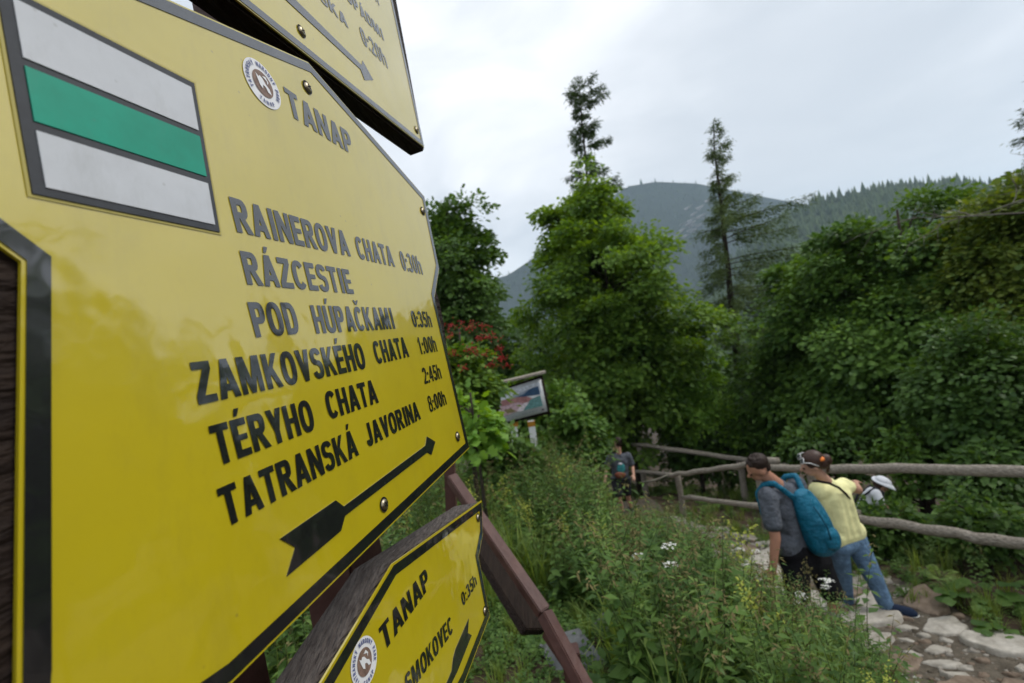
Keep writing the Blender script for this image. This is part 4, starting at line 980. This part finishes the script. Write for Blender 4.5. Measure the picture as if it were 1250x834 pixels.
artm = {k: nodes('print_' + k, c, .5, var=.45, scale=28) for k, c in dict(sky=(.52, .55, .62), blue=(.03, .07, .14), teal=(.10, .22, .22), rose=(.33, .16, .16), pink=(.46, .32, .36), pale=(.62, .56, .60), olive=(.20, .17, .08), grey=(.25, .29, .36), ink=(.1, .08, .1)).items()}
f2 = np.array([0, -.016, 0]); layer = 0
def art(key, pts):
    global layer; layer += 1; q = [pc(*p) + f2 + np.array([0, -.0012, 0]) * layer for p in pts]
    from mathutils.geometry import tessellate_polygon
    g = Geo(); g.add(q, tri_poly(pts)); g.build('printed_shape', artm[key], pt)
art('sky', [(110, 300), (440, 195), (462, 300), (90, 400)]); art('rose', [(90, 370), (300, 325), (380, 350), (300, 420), (80, 480)])
art('pink', [(80, 430), (250, 385), (310, 400), (250, 470), (70, 530)]); art('teal', [(290, 440), (360, 360), (450, 320), (476, 420), (300, 462)])
art('blue', [(240, 340), (300, 290), (385, 250), (432, 238), (450, 315), (340, 330)]); art('grey', [(190, 330), (300, 285), (350, 265), (300, 310), (220, 345)]); art('pale', [(230, 470), (300, 395), (350, 380), (300, 450), (280, 470)])
art('olive', [(110, 460), (180, 440), (230, 470), (150, 490)]); art('ink', [(462, 448), (482, 442), (486, 460), (466, 466)]); art('ink', [(75, 532), (95, 526), (98, 545), (78, 551)])
for i in range(9): art('grey', [(150 + 32 * i, 532 - 9 * i), (172 + 32 * i, 526 - 9 * i), (173 + 32 * i, 531 - 9 * i), (151 + 32 * i, 537 - 9 * i)])
beam('roof', pc(-30, 232), pc(500, 105), .28, .035, MT['gwood'], ib)
for x0, x1 in ((190, 205), (345, 395)):
    A, B = pc(x0 + 20, 560, D + .1), pc(x1 + 20, 900, D + .1); B = A + (B - A) * (A[2] - Gz(A[0], A[1])) / (A[2] - B[2]); B = np.array(B)
    pst = beam('post', A, B, .11, .11, MT['sticker'], ib, (0, 1, 0)); C_ = A + (B - A) * .06
    beam('post_top', A + (B - A) * .002, C_, .125, .125, nodes('orange_paint', (.42, .19, .02), .6), pst, (0, 1, 0))

# ---------------------------------------------------------------- people
def skin_mat(n, c): return nodes(n, c, .5, .35, var=.06, scale=40)
SK = skin_mat('tanned_skin', (.40, .20, .13)); SK2 = skin_mat('fair_skin', (.48, .27, .19))
FB = dict(grey=nodes('slate_cotton', (.10, .11, .13), .9, .1, var=.18, scale=25, bump=1, bscale=9, dist=.07), black=nodes('black_cloth', (.010, .010, .012), .9, .1, bump=.4, bscale=20),
          blue=nodes('petrol_blue_nylon', (.005, .125, .21), .6, .3, var=.15, scale=14, bump=1, bscale=11, dist=.05), dblue=nodes('dark_blue_strap', (.006, .065, .11), .7, .2),
          yellow=nodes('pale_yellow_cotton', (.84, .81, .42), .9, .1, var=.05, scale=14, bump=.8, bscale=5, dist=.05), jeans=nodes('light_denim', (.12, .20, .31), .9, .1, var=.25, scale=22, bump=1, bscale=10, dist=.06),
          hair=nodes('dark_brown_hair', (.022, .012, .008), .6, .3, var=.4, scale=60, stretch=(1, 1, 6)), hair2=nodes('brown_hair', (.045, .020, .012), .5, .4, var=.4, scale=60),
          boot=nodes('brown_leather', (.16, .065, .03), .7, .2, var=.2, scale=40), navy=nodes('navy_canvas', (.012, .022, .05), .8, .2), rubber=nodes('white_rubber', (.62, .62, .60), .6),
          whitec=nodes('white_cotton', (.62, .64, .68), .9, .1, bump=.3, bscale=20), teal=nodes('teal_print', (.05, .30, .32), .8, var=.4, scale=18), charcoal=nodes('charcoal_cloth', (.035, .036, .042), .9, .1),
          pouch=nodes('rust_brown_pouch', (.19, .06, .035), .8), glass=nodes('dark_lens', (.01, .01, .012), .1, .6, coat=1), orange=nodes('orange_clip', (.75, .20, .03), .5), sock=nodes('grey_sock', (.28, .28, .28), .9))
IB = bmesh.new(); bmesh.ops.create_uvsphere(IB, u_segments=16, v_segments=10, radius=1); bmesh.ops.triangulate(IB, faces=IB.faces[:])
SPH_V = np.array([v.co[:] for v in IB.verts]); SPH_F = np.array([[v.index for v in f.verts] for f in IB.faces]); IB.free()
def cap(g, a, b, ra, rb):
    a, b = np.array(a, float), np.array(b, float); n = 7; pts = [a + (b - a) * i / (n - 1) for i in range(n)]
    tube(g, pts, [ra + (rb - ra) * i / (n - 1) for i in range(n)], 14); g.add(SPH_V * ra + a, SPH_F); g.add(SPH_V * rb + b, SPH_F)
def ell(g, c, r3, ax=None):
    A = np.eye(3) if ax is None else np.array(ax); g.add((SPH_V * np.array(r3)) @ A + np.array(c), SPH_F)
def blob(name, g, mat, parent, vox=.011, smooth=6):
    """join overlapping shapes into one continuous smooth skin"""
    o = g.build(name + '_raw', mat); md = o.modifiers.new('r', 'REMESH'); md.mode = 'VOXEL'; md.voxel_size = vox
    sm = o.modifiers.new('s', 'SMOOTH'); sm.iterations = smooth; sm.factor = .5
    bpy.context.view_layer.update(); dg = bpy.context.evaluated_depsgraph_get(); me = bpy.data.meshes.new_from_object(o.evaluated_get(dg)); old = o.data
    bpy.data.objects.remove(o); bpy.data.meshes.remove(old); me.name = name
    for p in me.polygons: p.use_smooth = True
    if not me.materials: me.materials.append(mat)
    return link(name, me, parent)
def axes(up, fwd):
    up = norm(np.array(up, float)); fwd = np.array(fwd, float); fwd = norm(fwd - up * fwd.dot(up)); side = np.cross(fwd, up); return side, fwd, up
def hand(g, wrist, dirn, palm_n, s=1.0, curl=.35, thumb=1):
    """palm and five bent fingers growing from the wrist"""
    d = norm(np.array(dirn, float)); n = np.array(palm_n, float); n = norm(n - d * n.dot(d)); w = np.cross(d, n)
    ell(g, wrist + d * .05 * s, (.021 * s + .02 * s, .05 * s, .016 * s), [w, d, n])
    for i, (off, ln) in enumerate([(-.030, .066), (-.010, .078), (.011, .073), (.031, .056)]):
        b = wrist + d * .085 * s + w * off * s; k = b + norm(d + n * curl) * ln * .5 * s; t = k + norm(d * .6 + n * curl * 2.4) * ln * .5 * s
        cap(g, b, k, .0088 * s, .0082 * s); cap(g, k, t, .0082 * s, .007 * s)
    b = wrist + d * .025 * s - w * .033 * s * thumb; k = b + norm(d * .7 - w * .7 * thumb + n * .3) * .036 * s; t = k + norm(d + n * .5) * .03 * s; cap(g, b, k, .0115 * s, .0095 * s); cap(g, k, t, .0095 * s, .008 * s)
def head(g, c, up, fwd, s=1.0):
    sd, f, u = axes(up, fwd); A = [sd, f, u]
    ell(g, c + u * .02 * s - f * .012 * s, (.076 * s, .094 * s, .10 * s), A); ell(g, c - u * .055 * s + f * .03 * s, (.056 * s, .06 * s, .066 * s), A)
    cap(g, c - u * .005 * s + f * .088 * s, c - u * .032 * s + f * .108 * s, .011 * s, .015 * s)       # nose
    ell(g, c - u * .066 * s + f * .082 * s, (.026 * s, .012 * s, .011 * s), A)                              # mouth
    ell(g, c + u * .016 * s + f * .076 * s, (.05 * s, .014 * s, .009 * s), A)                               # brow
    for q in (-1, 1): ell(g, c + sd * q * .078 * s - f * .01 * s - u * .01 * s, (.011 * s, .022 * s, .032 * s), A)
def eyes(c, up, fwd, parent, s=1.0):
    sd, f, u = axes(up, fwd)
    for q in (-1, 1):
        g = Geo(); ell(g, c + sd * q * .031 * s + f * .079 * s + u * .0 * s, (.012 * s, .010 * s, .008 * s), [sd, f, u]); g.build('eye', FB['hair'], parent, True)
def shoe(root, heel, toe, up, mat, s=1.0, name='shoe'):
    d = norm(np.array(toe) - heel); sd, f, u = axes(up, d); ln = np.linalg.norm(np.array(toe) - heel); A = [sd, f, u]
    g = Geo(); cap(g, heel + f * .045 + u * .05, heel + f * (ln - .05) + u * .042, .050 * s, .043 * s); ell(g, heel + f * .05 + u * .075, (.040 * s, .048 * s, .055 * s), A); ell(g, heel + f * (ln - .075) + u * .035, (.053 * s, .085 * s, .042 * s), A)
    o = blob(name, g, mat, root, .009, 4)
    g = Geo(); n = 20; V = []
    for z in (-.006, .026):
        for k in range(n):
            t = 2 * math.pi * k / n; w = (.056 if math.sin(t) > 0 else .047) * s; V.append(heel + f * (ln * .5 + math.sin(t) * ln * .56) + sd * math.cos(t) * w + u * z)
    V += [heel + f * ln * .5 + u * -.004, heel + f * ln * .5 + u * .022]; F = []
    for k in range(n): j = (k + 1) % n; F += [(k, j, j + n), (k, j + n, k + n), (2 * n, j, k), (2 * n + 1, k + n, j + n)]
    g.add(V, F); g.build('sole', FB['rubber'] if mat is not FB['boot'] else FB['black'], o); return o
def torso(g, hip_l, hip_r, sh_l, sh_r, k=1.0, ex=0.0, belly=.0):
    """chest and hips as overlapping tapered masses between the shoulder and hip joints"""
    hl, hr, sl_, sr = map(lambda p: np.array(p, float), (hip_l, hip_r, sh_l, sh_r)); hc, sc_ = (hl + hr) / 2, (sl_ + sr) / 2
    for t in (.2, .5, .8): cap(g, hl + (hr - hl) * t + (sc_ - hc) * .05, sl_ + (sr - sl_) * (.18 + .64 * t) + (hc - sc_) * .20, (.098 + ex) * k, (.098 + ex) * k)
    cap(g, sl_ + (hc - sc_) * .06, sr + (hc - sc_) * .06, (.062 + ex) * k, (.062 + ex) * k)
    cap(g, hl, hr, (.095 + ex) * k, (.095 + ex) * k)

V3 = lambda *a: np.array(a, float)
# ---- man with the blue backpack
m = lambda x, y, d: W(880 + .2996 * x, 530 + .2996 * y, d)
spn0 = V3(0, 0, 1); ft = m(465, 838, 4.0); root = thing('person', 'man in slate grey t-shirt and black shorts bending forward under a blue backpack', 'person', (ft[0], ft[1], Gz(ft[0], ft[1])))
hc = m(150, 138, 4.02); up_h = norm(m(112, 88, 3.98) - m(200, 200, 4.06)); fw_h = norm(-XA * .8 + ZA * .4 - YA * 1.0)
shL, shR = m(190, 252, 3.93), m(310, 205, 4.22); hpL, hpR = m(300, 520, 3.95), m(392, 515, 4.2)
elL, wrL = m(222, 425, 3.85), m(212, 545, 3.82); elR, wrR = m(290, 380, 4.42), m(255, 480, 4.45)
spn0 = norm((shL + shR) / 2 - (hpL + hpR) / 2)
knL, knR = m(312, 660, 3.85), m(452, 650, 4.10); anL, anR = m(325, 800, 3.95), m(470, 790, 4.08)
zl = Gz(anL[0], anL[1]); anL[2] = zl + .09; zr = Gz(anR[0], anR[1]); anR[2] = zr + .10
g = Geo(); torso(g, hpL, hpR, shL, shR); nk = (shL + shR) / 2 + up_h * .03; cap(g, nk, hc - up_h * .05, .062, .056); head(g, hc, up_h, fw_h)
cap(g, shL, elL, .054, .042); cap(g, elL, wrL, .042, .029); cap(g, shR, elR, .054, .042); cap(g, elR, wrR, .042, .029)
hand(g, wrL, wrL - elL, XA * .3 + ZA); hand(g, wrR, wrR - elR, XA * .3 - ZA, thumb=-1)
cap(g, hpL, knL, .085, .058); cap(g, knL, anL, .056, .038); cap(g, hpR, knR, .085, .058); cap(g, knR, anR, .056, .038)
cap(g, anL, anL - XA * .12 - V3(0, 0, .05), .036, .03); cap(g, anR, anR + XA * .06 - ZA * .08 - V3(0, 0, .05), .036, .03)
body = blob('body', g, SK, root, .0085, 4); eyes(hc, up_h, fw_h, body)
sd, f, u = axes(up_h, fw_h)
g = Geo(); ell(g, hc + u * .052 - f * .03, (.078, .088, .078), [sd, f, u]); ell(g, hc - f * .06 - u * .005, (.068, .045, .06), [sd, f, u])
hr0 = np.random.RandomState(3)
for _ in range(60):
    q = norm(hr0.normal(size=3) * [1, 1, .6] + [0, .1, 1.0]); q = sd * q[0] * .076 + (f * q[1] * .09 - f * .025) + u * (q[2] * .082 + .05); cap(g, hc + q * .93, hc + q + u * .006 + f * hr0.uniform(-.004, .014), .009, .005)
blob('hair', g, FB['hair'], root, .0065, 1)
g = Geo(); torso(g, hpL + (shL - hpL) * .24, hpR + (shR - hpR) * .24, shL, shR, ex=.014); cap(g, shL, shL + (elL - shL) * .66, .078, .075); cap(g, shR, shR + (elR - shR) * .62, .078, .075); cap(g, nk - up_h * .03, nk + up_h * .015, .078, .066); blob('shirt', g, FB['grey'], root, .011, 5)
g = Geo(); cap(g, hpL, hpR, .122, .122); cap(g, hpL + spn0 * .09, hpR + spn0 * .09, .118, .118); cap(g, hpL, hpL + (knL - hpL) * .92, .114, .100); cap(g, hpR, hpR + (knR - hpR) * .92, .112, .098); blob('shorts', g, FB['black'], root, .012, 5)
for a_, k_ in ((anL, knL), (anR, knR)):
    g = Geo(); cap(g, a_, a_ + (k_ - a_) * .33, .045, .05); blob('sock', g, FB['sock'], root, .011, 2)
shoe(root, anL + XA * .05 - V3(0, 0, .085), anL - XA * .22 - V3(0, 0, .085), (0, 0, 1), FB['boot'], 1.1, 'boot'); shoe(root, anR - XA * .03 + ZA * .03 - V3(0, 0, .09), anR + XA * .07 - ZA * .24 - V3(0, 0, .10), (0, 0, 1), FB['boot'], 1.1, 'boot')
for a_, k_ in ((anL, knL), (anR, knR)):
    g = Geo(); cap(g, a_ - V3(0, 0, .03), a_ + (k_ - a_) * .16, .054, .053); blob('boot_shaft', g, FB['boot'], root, .011, 2)
# the backpack lies along his back
spn = norm((shL + shR) / 2 - (hpL + hpR) / 2); acr = norm(shR - shL); bo_ = norm(np.cross(acr, spn)); bo_ = bo_ if bo_.dot(XA - ZA * .5) > 0 else -bo_
bc = m(352, 335, 3.93)
bp = thing('backpack', 'petrol blue backpack worn on the back of the bending man', 'backpack', bc)
A = [acr, bo_, spn]; bcen = (shL + shR + hpL + hpR) / 4 + bo_ * .20 + spn * .06
g = Geo()
BPR = [(-.22, .145, .10), (-.15, .158, .118), (-.07, .162, .125), (.01, .160, .12), (.09, .155, .108), (.16, .145, .09), (.215, .125, .07)]
for t in np.linspace(-.22, .215, 22):
    w, dp = np.interp(t, [q[0] for q in BPR], [q[1] for q in BPR]), np.interp(t, [q[0] for q in BPR], [q[2] for q in BPR]); ell(g, bcen + spn * t - bo_ * (.02 + .05 * max(0, t) * 2), (w, dp, .085), A)
blob('bag', g, FB['blue'], bp, .011, 9)
g = Geo(); ell(g, bcen + bo_ * .075 - spn * .13, (.11, .055, .115), A); blob('front_pocket', g, FB['blue'], bp, .011, 4)
g = Geo(); tube(g, [bcen + bo_ * (.06) + spn * .17 - acr * .09, bcen + bo_ * .095 + spn * .10 - acr * .1, bcen + bo_ * .125 + spn * .0 - acr * .11, bcen + bo_ * .125 - spn * .1 - acr * .115], .006, 6); g.build('zip', FB['dblue'], bp, True)
for q, sh in ((-1, shL), (1, shR)):
    top_ = sh + (-acr if q > 0 else acr) * .07 + spn * .085; g = Geo(); pts = [bcen + spn * .20 + acr * q * .075 - bo_ * .06, top_ + bo_ * .05 + spn * .02, top_ - bo_ * .045, top_ - bo_ * .125 - spn * .09, sh + (-acr if q > 0 else acr) * .045 - spn * .24 - bo_ * .12, bcen - spn * .2 + acr * q * .12 - bo_ * .10]
    tt = np.linspace(0, 5, 26); P = np.stack([np.interp(tt, range(6), [p[k] for p in pts]) for k in range(3)], 1); tube(g, P, .026, 8); blob('strap', g, FB['blue'], bp, .009, 8)
g = Geo(); tube(g, [bcen + spn * .23 - acr * .03, bcen + spn * .275 + bo_ * .01, bcen + spn * .23 + acr * .03], .008, 6); g.build('handle', FB['dblue'], bp, True)

# ---- woman in the yellow shirt
hc = m(368, 122, 4.32); up_h = norm(m(350, 70, 4.3) - m(408, 190, 4.36)); fw_h = norm(-XA * .95 + ZA * .25 - YA * .12)
shL, shR = m(392, 225, 4.28), m(500, 205, 4.44); hpL, hpR = m(470, 455, 4.35), m(545, 430, 4.46)
elR, wrR = m(560, 228, 4.58), m(548, 196, 4.95); elL, wrL = m(425, 330, 4.32), m(440, 395, 4.45)
knL, knR = m(500, 600, 4.5), m(625, 590, 4.33); anL, anR = m(515, 705, 4.62), m(682, 716, 4.25); 
ft = anR; root = thing('person', 'woman in pale yellow t-shirt and jeans holding the rail while stepping down', 'person', (ft[0], ft[1], Gz(ft[0], ft[1])))
g = Geo(); torso(g, hpL, hpR, shL, shR, .93); nk = (shL + shR) / 2 + up_h * .03; cap(g, nk, hc - up_h * .05, .052, .048); head(g, hc, up_h, fw_h, .95)
cap(g, shL, elL, .047, .037); cap(g, elL, wrL, .037, .026); cap(g, shR, elR, .047, .038); cap(g, elR, wrR, .038, .026); hand(g, wrR, wrR - elR, -V3(0, 0, 1), .92, .7); hand(g, wrL, wrL - elL, XA, .92, thumb=-1)
cap(g, hpL, knL, .088, .058); cap(g, knL, anL, .056, .036); cap(g, hpR, knR, .088, .058); cap(g, knR, anR, .056, .036)
dT = norm(XA * .75 - ZA * .55 - V3(0, 0, .12)); cap(g, anR, anR + dT * .12 - V3(0, 0, .04), .034, .028); cap(g, anL, anL - XA * .1 - V3(0, 0, .04), .034, .028)
body = blob('body', g, SK2, root, .0085, 4); eyes(hc, up_h, fw_h, body, .95)
sd, f, u = axes(up_h, fw_h)
g = Geo(); ell(g, hc + u * .035 - f * .03, (.086, .098, .096), [sd, f, u]); ell(g, hc - f * .085 - u * .012, (.07, .052, .075), [sd, f, u]); ell(g, hc - f * .135 - u * .005, (.05, .045, .055), [sd, f, u]); cap(g, hc - f * .13 - u * .03, hc - f * .10 - u * .13, .028, .014); hr_ = blob('hair', g, FB['hair2'], root, .009, 2)
g = Geo(); q = hc - f * .09 - sd * .05 * np.sign(sd.dot(ZA)) + u * .055; ell(g, q, (.03, .026, .018), [sd, f, u]); g.build('hair_clip', FB['orange'], hr_, True)
g = Geo(); torso(g, hpL + (shL - hpL) * .16, hpR + (shR - hpR) * .16, shL, shR, .93, ex=.022); cap(g, shL, shL + (elL - shL) * .62, .07, .068); cap(g, shR, shR + (elR - shR) * .36, .066, .06); cap(g, nk - up_h * .03, nk + up_h * .01, .07, .058); blob('shirt', g, FB['yellow'], root, .011, 5)
g = Geo(); cap(g, hpL, hpR, .107, .107); cap(g, hpL, knL, .103, .076); cap(g, knL, anL + (knL - anL) * .12, .074, .062); cap(g, hpR, knR, .105, .078); cap(g, knR, anR + (knR - anR) * .16, .076, .064); blob('jeans', g, FB['jeans'], root, .011, 5)
shoe(root, anR - dT * .06 - V3(0, 0, .045), anR + dT * .21 - V3(0, 0, .005), (0, 0, 1), FB['navy'], 1.0); shoe(root, anL + XA * .06 - V3(0, 0, .08), anL - XA * .18 - V3(0, 0, .08), (0, 0, 1), FB['navy'], 1.0)
g = Geo(); cap(g, anR - V3(0, 0, .02), anR + (knR - anR) * .1, .046, .046); blob('sock', g, FB['whitec'], root, .011, 2)
g = Geo(); P = [m(376, 192, 4.24), m(396, 192, 4.18), m(440, 200, 4.20), m(480, 218, 4.23), m(512, 246, 4.28), m(534, 280, 4.33), m(552, 320, 4.40), m(570, 372, 4.46)]; tube(g, P, .011, 6); g.build('bag_strap', FB['black'], root, True)
sg2 = thing('sunglasses', 'white rimmed sunglasses pushed up on the hair of the woman', 'sunglasses', hc + u * .09)
for q in (-1, 1):
    c = hc + u * .088 + f * .062 + sd * q * .038; g = Geo(); ell(g, c, (.031, .009, .025), [sd, norm(f + u * .8), norm(u - f * .8)]); g.build('lens', FB['glass'], sg2, True)
    n = 18; g = Geo(); s2_, f2_, u2_ = sd, norm(f + u * .8), norm(u - f * .8); tube(g, [c + s2_ * math.cos(6.283 * k / n) * .033 + u2_ * math.sin(6.283 * k / n) * .027 for k in range(n + 1)], .003, 6); g.build('rim', FB['rubber'], sg2, True)
    g = Geo(); tube(g, [c + sd * q * .033, c + sd * q * .055 - f * .05 - u * .01, hc + sd * q * .088 - f * .04 + u * .02], .005, 5); g.build('temple', FB['rubber'], sg2, True)

# ---- walker in grey shirt farther down the path
w_ = lambda x, y, d=10.4: W(720 + .1439 * x, 520 + .1439 * y, d)
hc = w_(235, 138); up_h = V3(0, .05, 1) * .985 + XA * 0; up_h = norm(w_(236, 95) - w_(238, 200)); fw_h = norm(ZA - XA * .25)
shL, shR = w_(178, 255), w_(325, 250); hpL, hpR = w_(215, 455), w_(305, 455); knL, knR = w_(245, 590, 10.25), w_(318, 575, 10.5)
anL = knL + V3(.04, .05, -.42); anR = knR + V3(.06, .12, -.40); gz = Gz(anR[0], anR[1])
for a_ in (anL, anR): a_[2] = max(Gz(a_[0], a_[1]) + .08, a_[2] - .15)
root = thing('person', 'man in grey t-shirt with teal back print walking away down the path', 'person', (anR[0], anR[1], gz))
elL, wrL = w_(140, 360), w_(130, 455, 10.2); elR, wrR = w_(362, 345), w_(372, 420, 10.1)
g = Geo(); torso(g, hpL, hpR, shL, shR); nk = (shL + shR) / 2; cap(g, nk, hc - up_h * .05, .06, .055); head(g, hc, up_h, fw_h)
for a_, b_, c_ in ((shL, elL, wrL), (shR, elR, wrR)): cap(g, a_, b_, .052, .042); cap(g, b_, c_, .041, .029); hand(g, c_, c_ - b_, ZA, 1, .4)
for a_, b_, c_ in ((hpL, knL, anL), (hpR, knR, anR)): cap(g, a_, b_, .085, .058); cap(g, b_, c_, .06, .038); cap(g, c_, c_ + ZA * .1 - V3(0, 0, .04), .035, .03)
body = blob('body', g, SK2, root, .0095, 4); eyes(hc, up_h, fw_h, body); sd, f, u = axes(up_h, fw_h)
g = Geo(); ell(g, hc + u * .04 - f * .024, (.082, .095, .09), [sd, f, u]); ell(g, hc - f * .06 - u * .03, (.066, .045, .06), [sd, f, u]); blob('hair', g, FB['hair'], root, .011, 2)
g = Geo(); torso(g, hpL + (shL - hpL) * .03, hpR + (shR - hpR) * .03, shL, shR, ex=.02); cap(g, shL, shL + (elL - shL) * .7, .076, .078); cap(g, shR, shR + (elR - shR) * .7, .076, .078); cap(g, nk - u * .02, nk + u * .03, .075, .062); sh_ = blob('shirt', g, FB['grey'], root, .013, 5)
g = Geo(); c = (shL + shR + hpL + hpR) / 4 - ZA * .118; ell(g, c + (shL - hpL) * .02, (.095, .022, .13), [XA, ZA, norm((shL + shR) - (hpL + hpR))]); blob('back_print', g, FB['teal'], sh_, .009, 3)
g = Geo(); ell(g, c + (shL - hpL) * .22 - ZA * .012, (.05, .018, .026), [XA, ZA, norm((shL + shR) - (hpL + hpR))]); g.build('print_figure', FB['whitec'], sh_, True)
g = Geo(); cap(g, hpL, hpR, .115, .115); cap(g, hpL, hpL + (knL - hpL) * .88, .112, .096); cap(g, hpR, hpR + (knR - hpR) * .88, .112, .096); blob('shorts', g, FB['charcoal'], root, .013, 5)
for a_ in (anL, anR): shoe(root, a_ - ZA * .06 - V3(0, 0, .075), a_ + ZA * .2 - V3(0, 0, .075), (0, 0, 1), FB['navy'])
c = w_(258, 415, 10.22); wp = thing('waist_pouch', 'rust brown waist pouch worn by the grey-shirted walker', 'pouch', c)
g = Geo(); ell(g, c, (.13, .05, .06), [XA, ZA, YA]); ell(g, c - YA * .03, (.11, .055, .05), [XA, ZA, YA]); blob('bag', g, FB['pouch'], wp, .011, 3)
n = 24; hcn = (hpL + hpR) / 2 + YA * .03; g = Geo(); tube(g, [hcn + XA * math.cos(6.283 * k / n) * .225 + ZA * math.sin(6.283 * k / n) * .14 for k in range(n + 1)], .016, 6); g.build('belt', FB['black'], wp, True)

# ---- child in white below the rails
hc = m(655, 208, 5.9); up_h = norm(m(668, 185, 5.88) - m(632, 232, 5.95)); fw_h = norm(XA * .9 - ZA * .2 - YA * .4)
shL, shR = m(612, 232, 6.05), m(632, 240, 5.8); hpL, hpR = m(560, 345, 6.05), m(585, 350, 5.85)
anL, anR = hpL + V3(.02, .05, -.55), hpR + V3(.08, -.05, -.55)
for a_ in (anL, anR): a_[2] = Gz(a_[0], a_[1]) + .07
knL, knR = (hpL + anL) / 2 + XA * .06, (hpR + anR) / 2 + XA * .08
root = thing('person', 'child in white shirt and white sun hat leaning forward below the rails', 'person', (anR[0], anR[1], Gz(anR[0], anR[1])))
g = Geo(); torso(g, hpL, hpR, shL, shR, .75); nk = (shL + shR) / 2; cap(g, nk, hc - up_h * .04, .042, .04); head(g, hc, up_h, fw_h, .85)
elR, wrR = m(652, 290, 5.72), m(690, 305, 5.66); elL, wrL = m(640, 280, 6.15), m(665, 292, 6.15)
for a_, b_, c_ in ((shL, elL, wrL), (shR, elR, wrR)): cap(g, a_, b_, .036, .03); cap(g, b_, c_, .03, .022); hand(g, c_, c_ - b_, -YA, .75, .4)
for a_, b_, c_ in ((hpL, knL, anL), (hpR, knR, anR)): cap(g, a_, b_, .062, .045); cap(g, b_, c_, .044, .03); cap(g, c_, c_ + XA * .09 - V3(0, 0, .04), .028, .024)
body = blob('body', g, SK2, root, .009, 4); eyes(hc, up_h, fw_h, body, .85); sd, f, u = axes(up_h, fw_h)
g = Geo(); ell(g, hc + u * .01 - f * .025, (.071, .078, .075), [sd, f, u]); blob('hair', g, FB['hair2'], root, .01, 2)
g = Geo(); torso(g, hpL, hpR, shL, shR, .75, ex=.02); cap(g, shR, shR + (elR - shR) * .75, .055, .055); cap(g, shL, shL + (elL - shL) * .75, .055, .055); blob('shirt', g, FB['whitec'], root, .011, 4)
g = Geo(); cap(g, hpL, hpR, .085, .085); cap(g, hpL, knL, .08, .066); cap(g, hpR, knR, .08, .066); blob('shorts', g, FB['charcoal'], root, .012, 4)
for a_ in (anL, anR): shoe(root, a_ - XA * .05 - V3(0, 0, .065), a_ + XA * .14 - V3(0, 0, .065), (0, 0, 1), FB['navy'], .8)
for sh, hp in ((shL, hpL), (shR, hpR)):
    g = Geo(); k = norm(np.cross(shR - shL, sh - hp)); tube(g, [sh + (hp - sh) * .75 - k * .1, sh + (hp - sh) * .3 - k * .105, sh + (sh - hp) * .12 - k * .06, sh + (sh - hp) * .16 + k * .03, sh + (hp - sh) * .3 + k * .11, sh + (hp - sh) * .75 + k * .1], .014, 6); g.build('bag_strap', FB['charcoal'], root, True)
ht = thing('sun_hat', 'white sun hat with wide brim on the child below the rails', 'hat', hc + u * .07)
g = Geo(); ell(g, hc + u * .055 - f * .01, (.085, .095, .06), [sd, f, u]); g.build('crown', FB['whitec'], ht, True)
g = Geo(); n = 28; V = []
for rr_, z in ((.082, .045), (.11, .038), (.142, .018), (.142, .012), (.08, .036)):
    for k in range(n): t = 6.283 * k / n; V.append(hc + sd * math.cos(t) * rr_ * .85 + f * (math.sin(t) * rr_ + .01) + u * (z + .02 + .012 * math.cos(2 * t)))
F = []
for i in range(4):
    for k in range(n): a_, b_ = i * n + k, i * n + (k + 1) % n; F += [(a_, b_, b_ + n), (a_, b_ + n, a_ + n)]
g.add(V, F); g.build('brim', FB['whitec'], ht, True)

# ---------------------------------------------------------------- haze in the valley air
hz = bpy.data.materials.new('valley_haze'); hz.use_nodes = True; t = hz.node_tree; t.nodes.clear()
pv = N(t, 'ShaderNodeVolumePrincipled'); pv.inputs['Color'].default_value = (.66, .84, 1.0, 1); pv.inputs['Density'].default_value = .00018; pv.inputs['Anisotropy'].default_value = .0
ou = N(t, 'ShaderNodeOutputMaterial'); L(t, pv.outputs[0], ou.inputs['Volume'])
bm = bmesh.new(); bmesh.ops.create_cube(bm, size=1); me = bpy.data.meshes.new('haze'); bm.to_mesh(me); bm.free(); me.materials.append(hz)
zs = [min((o.matrix_world @ Vector(c))[2] for c in o.bound_box) for o in bpy.data.objects if o.type == 'MESH' and o.parent is None]
ze = [max((o.matrix_world @ Vector(c))[2] for c in o.bound_box) for o in bpy.data.objects if o.type == 'MESH' and o.parent is None]
lo, hi = min(zs) - 1, max(ze) + 5
o = link('haze', me); o.location = (300, 1400, (lo + hi) / 2); o.scale = (8000, 4400, hi - lo); tag(o, 'pale haze filling the valley', 'haze', kind='stuff')
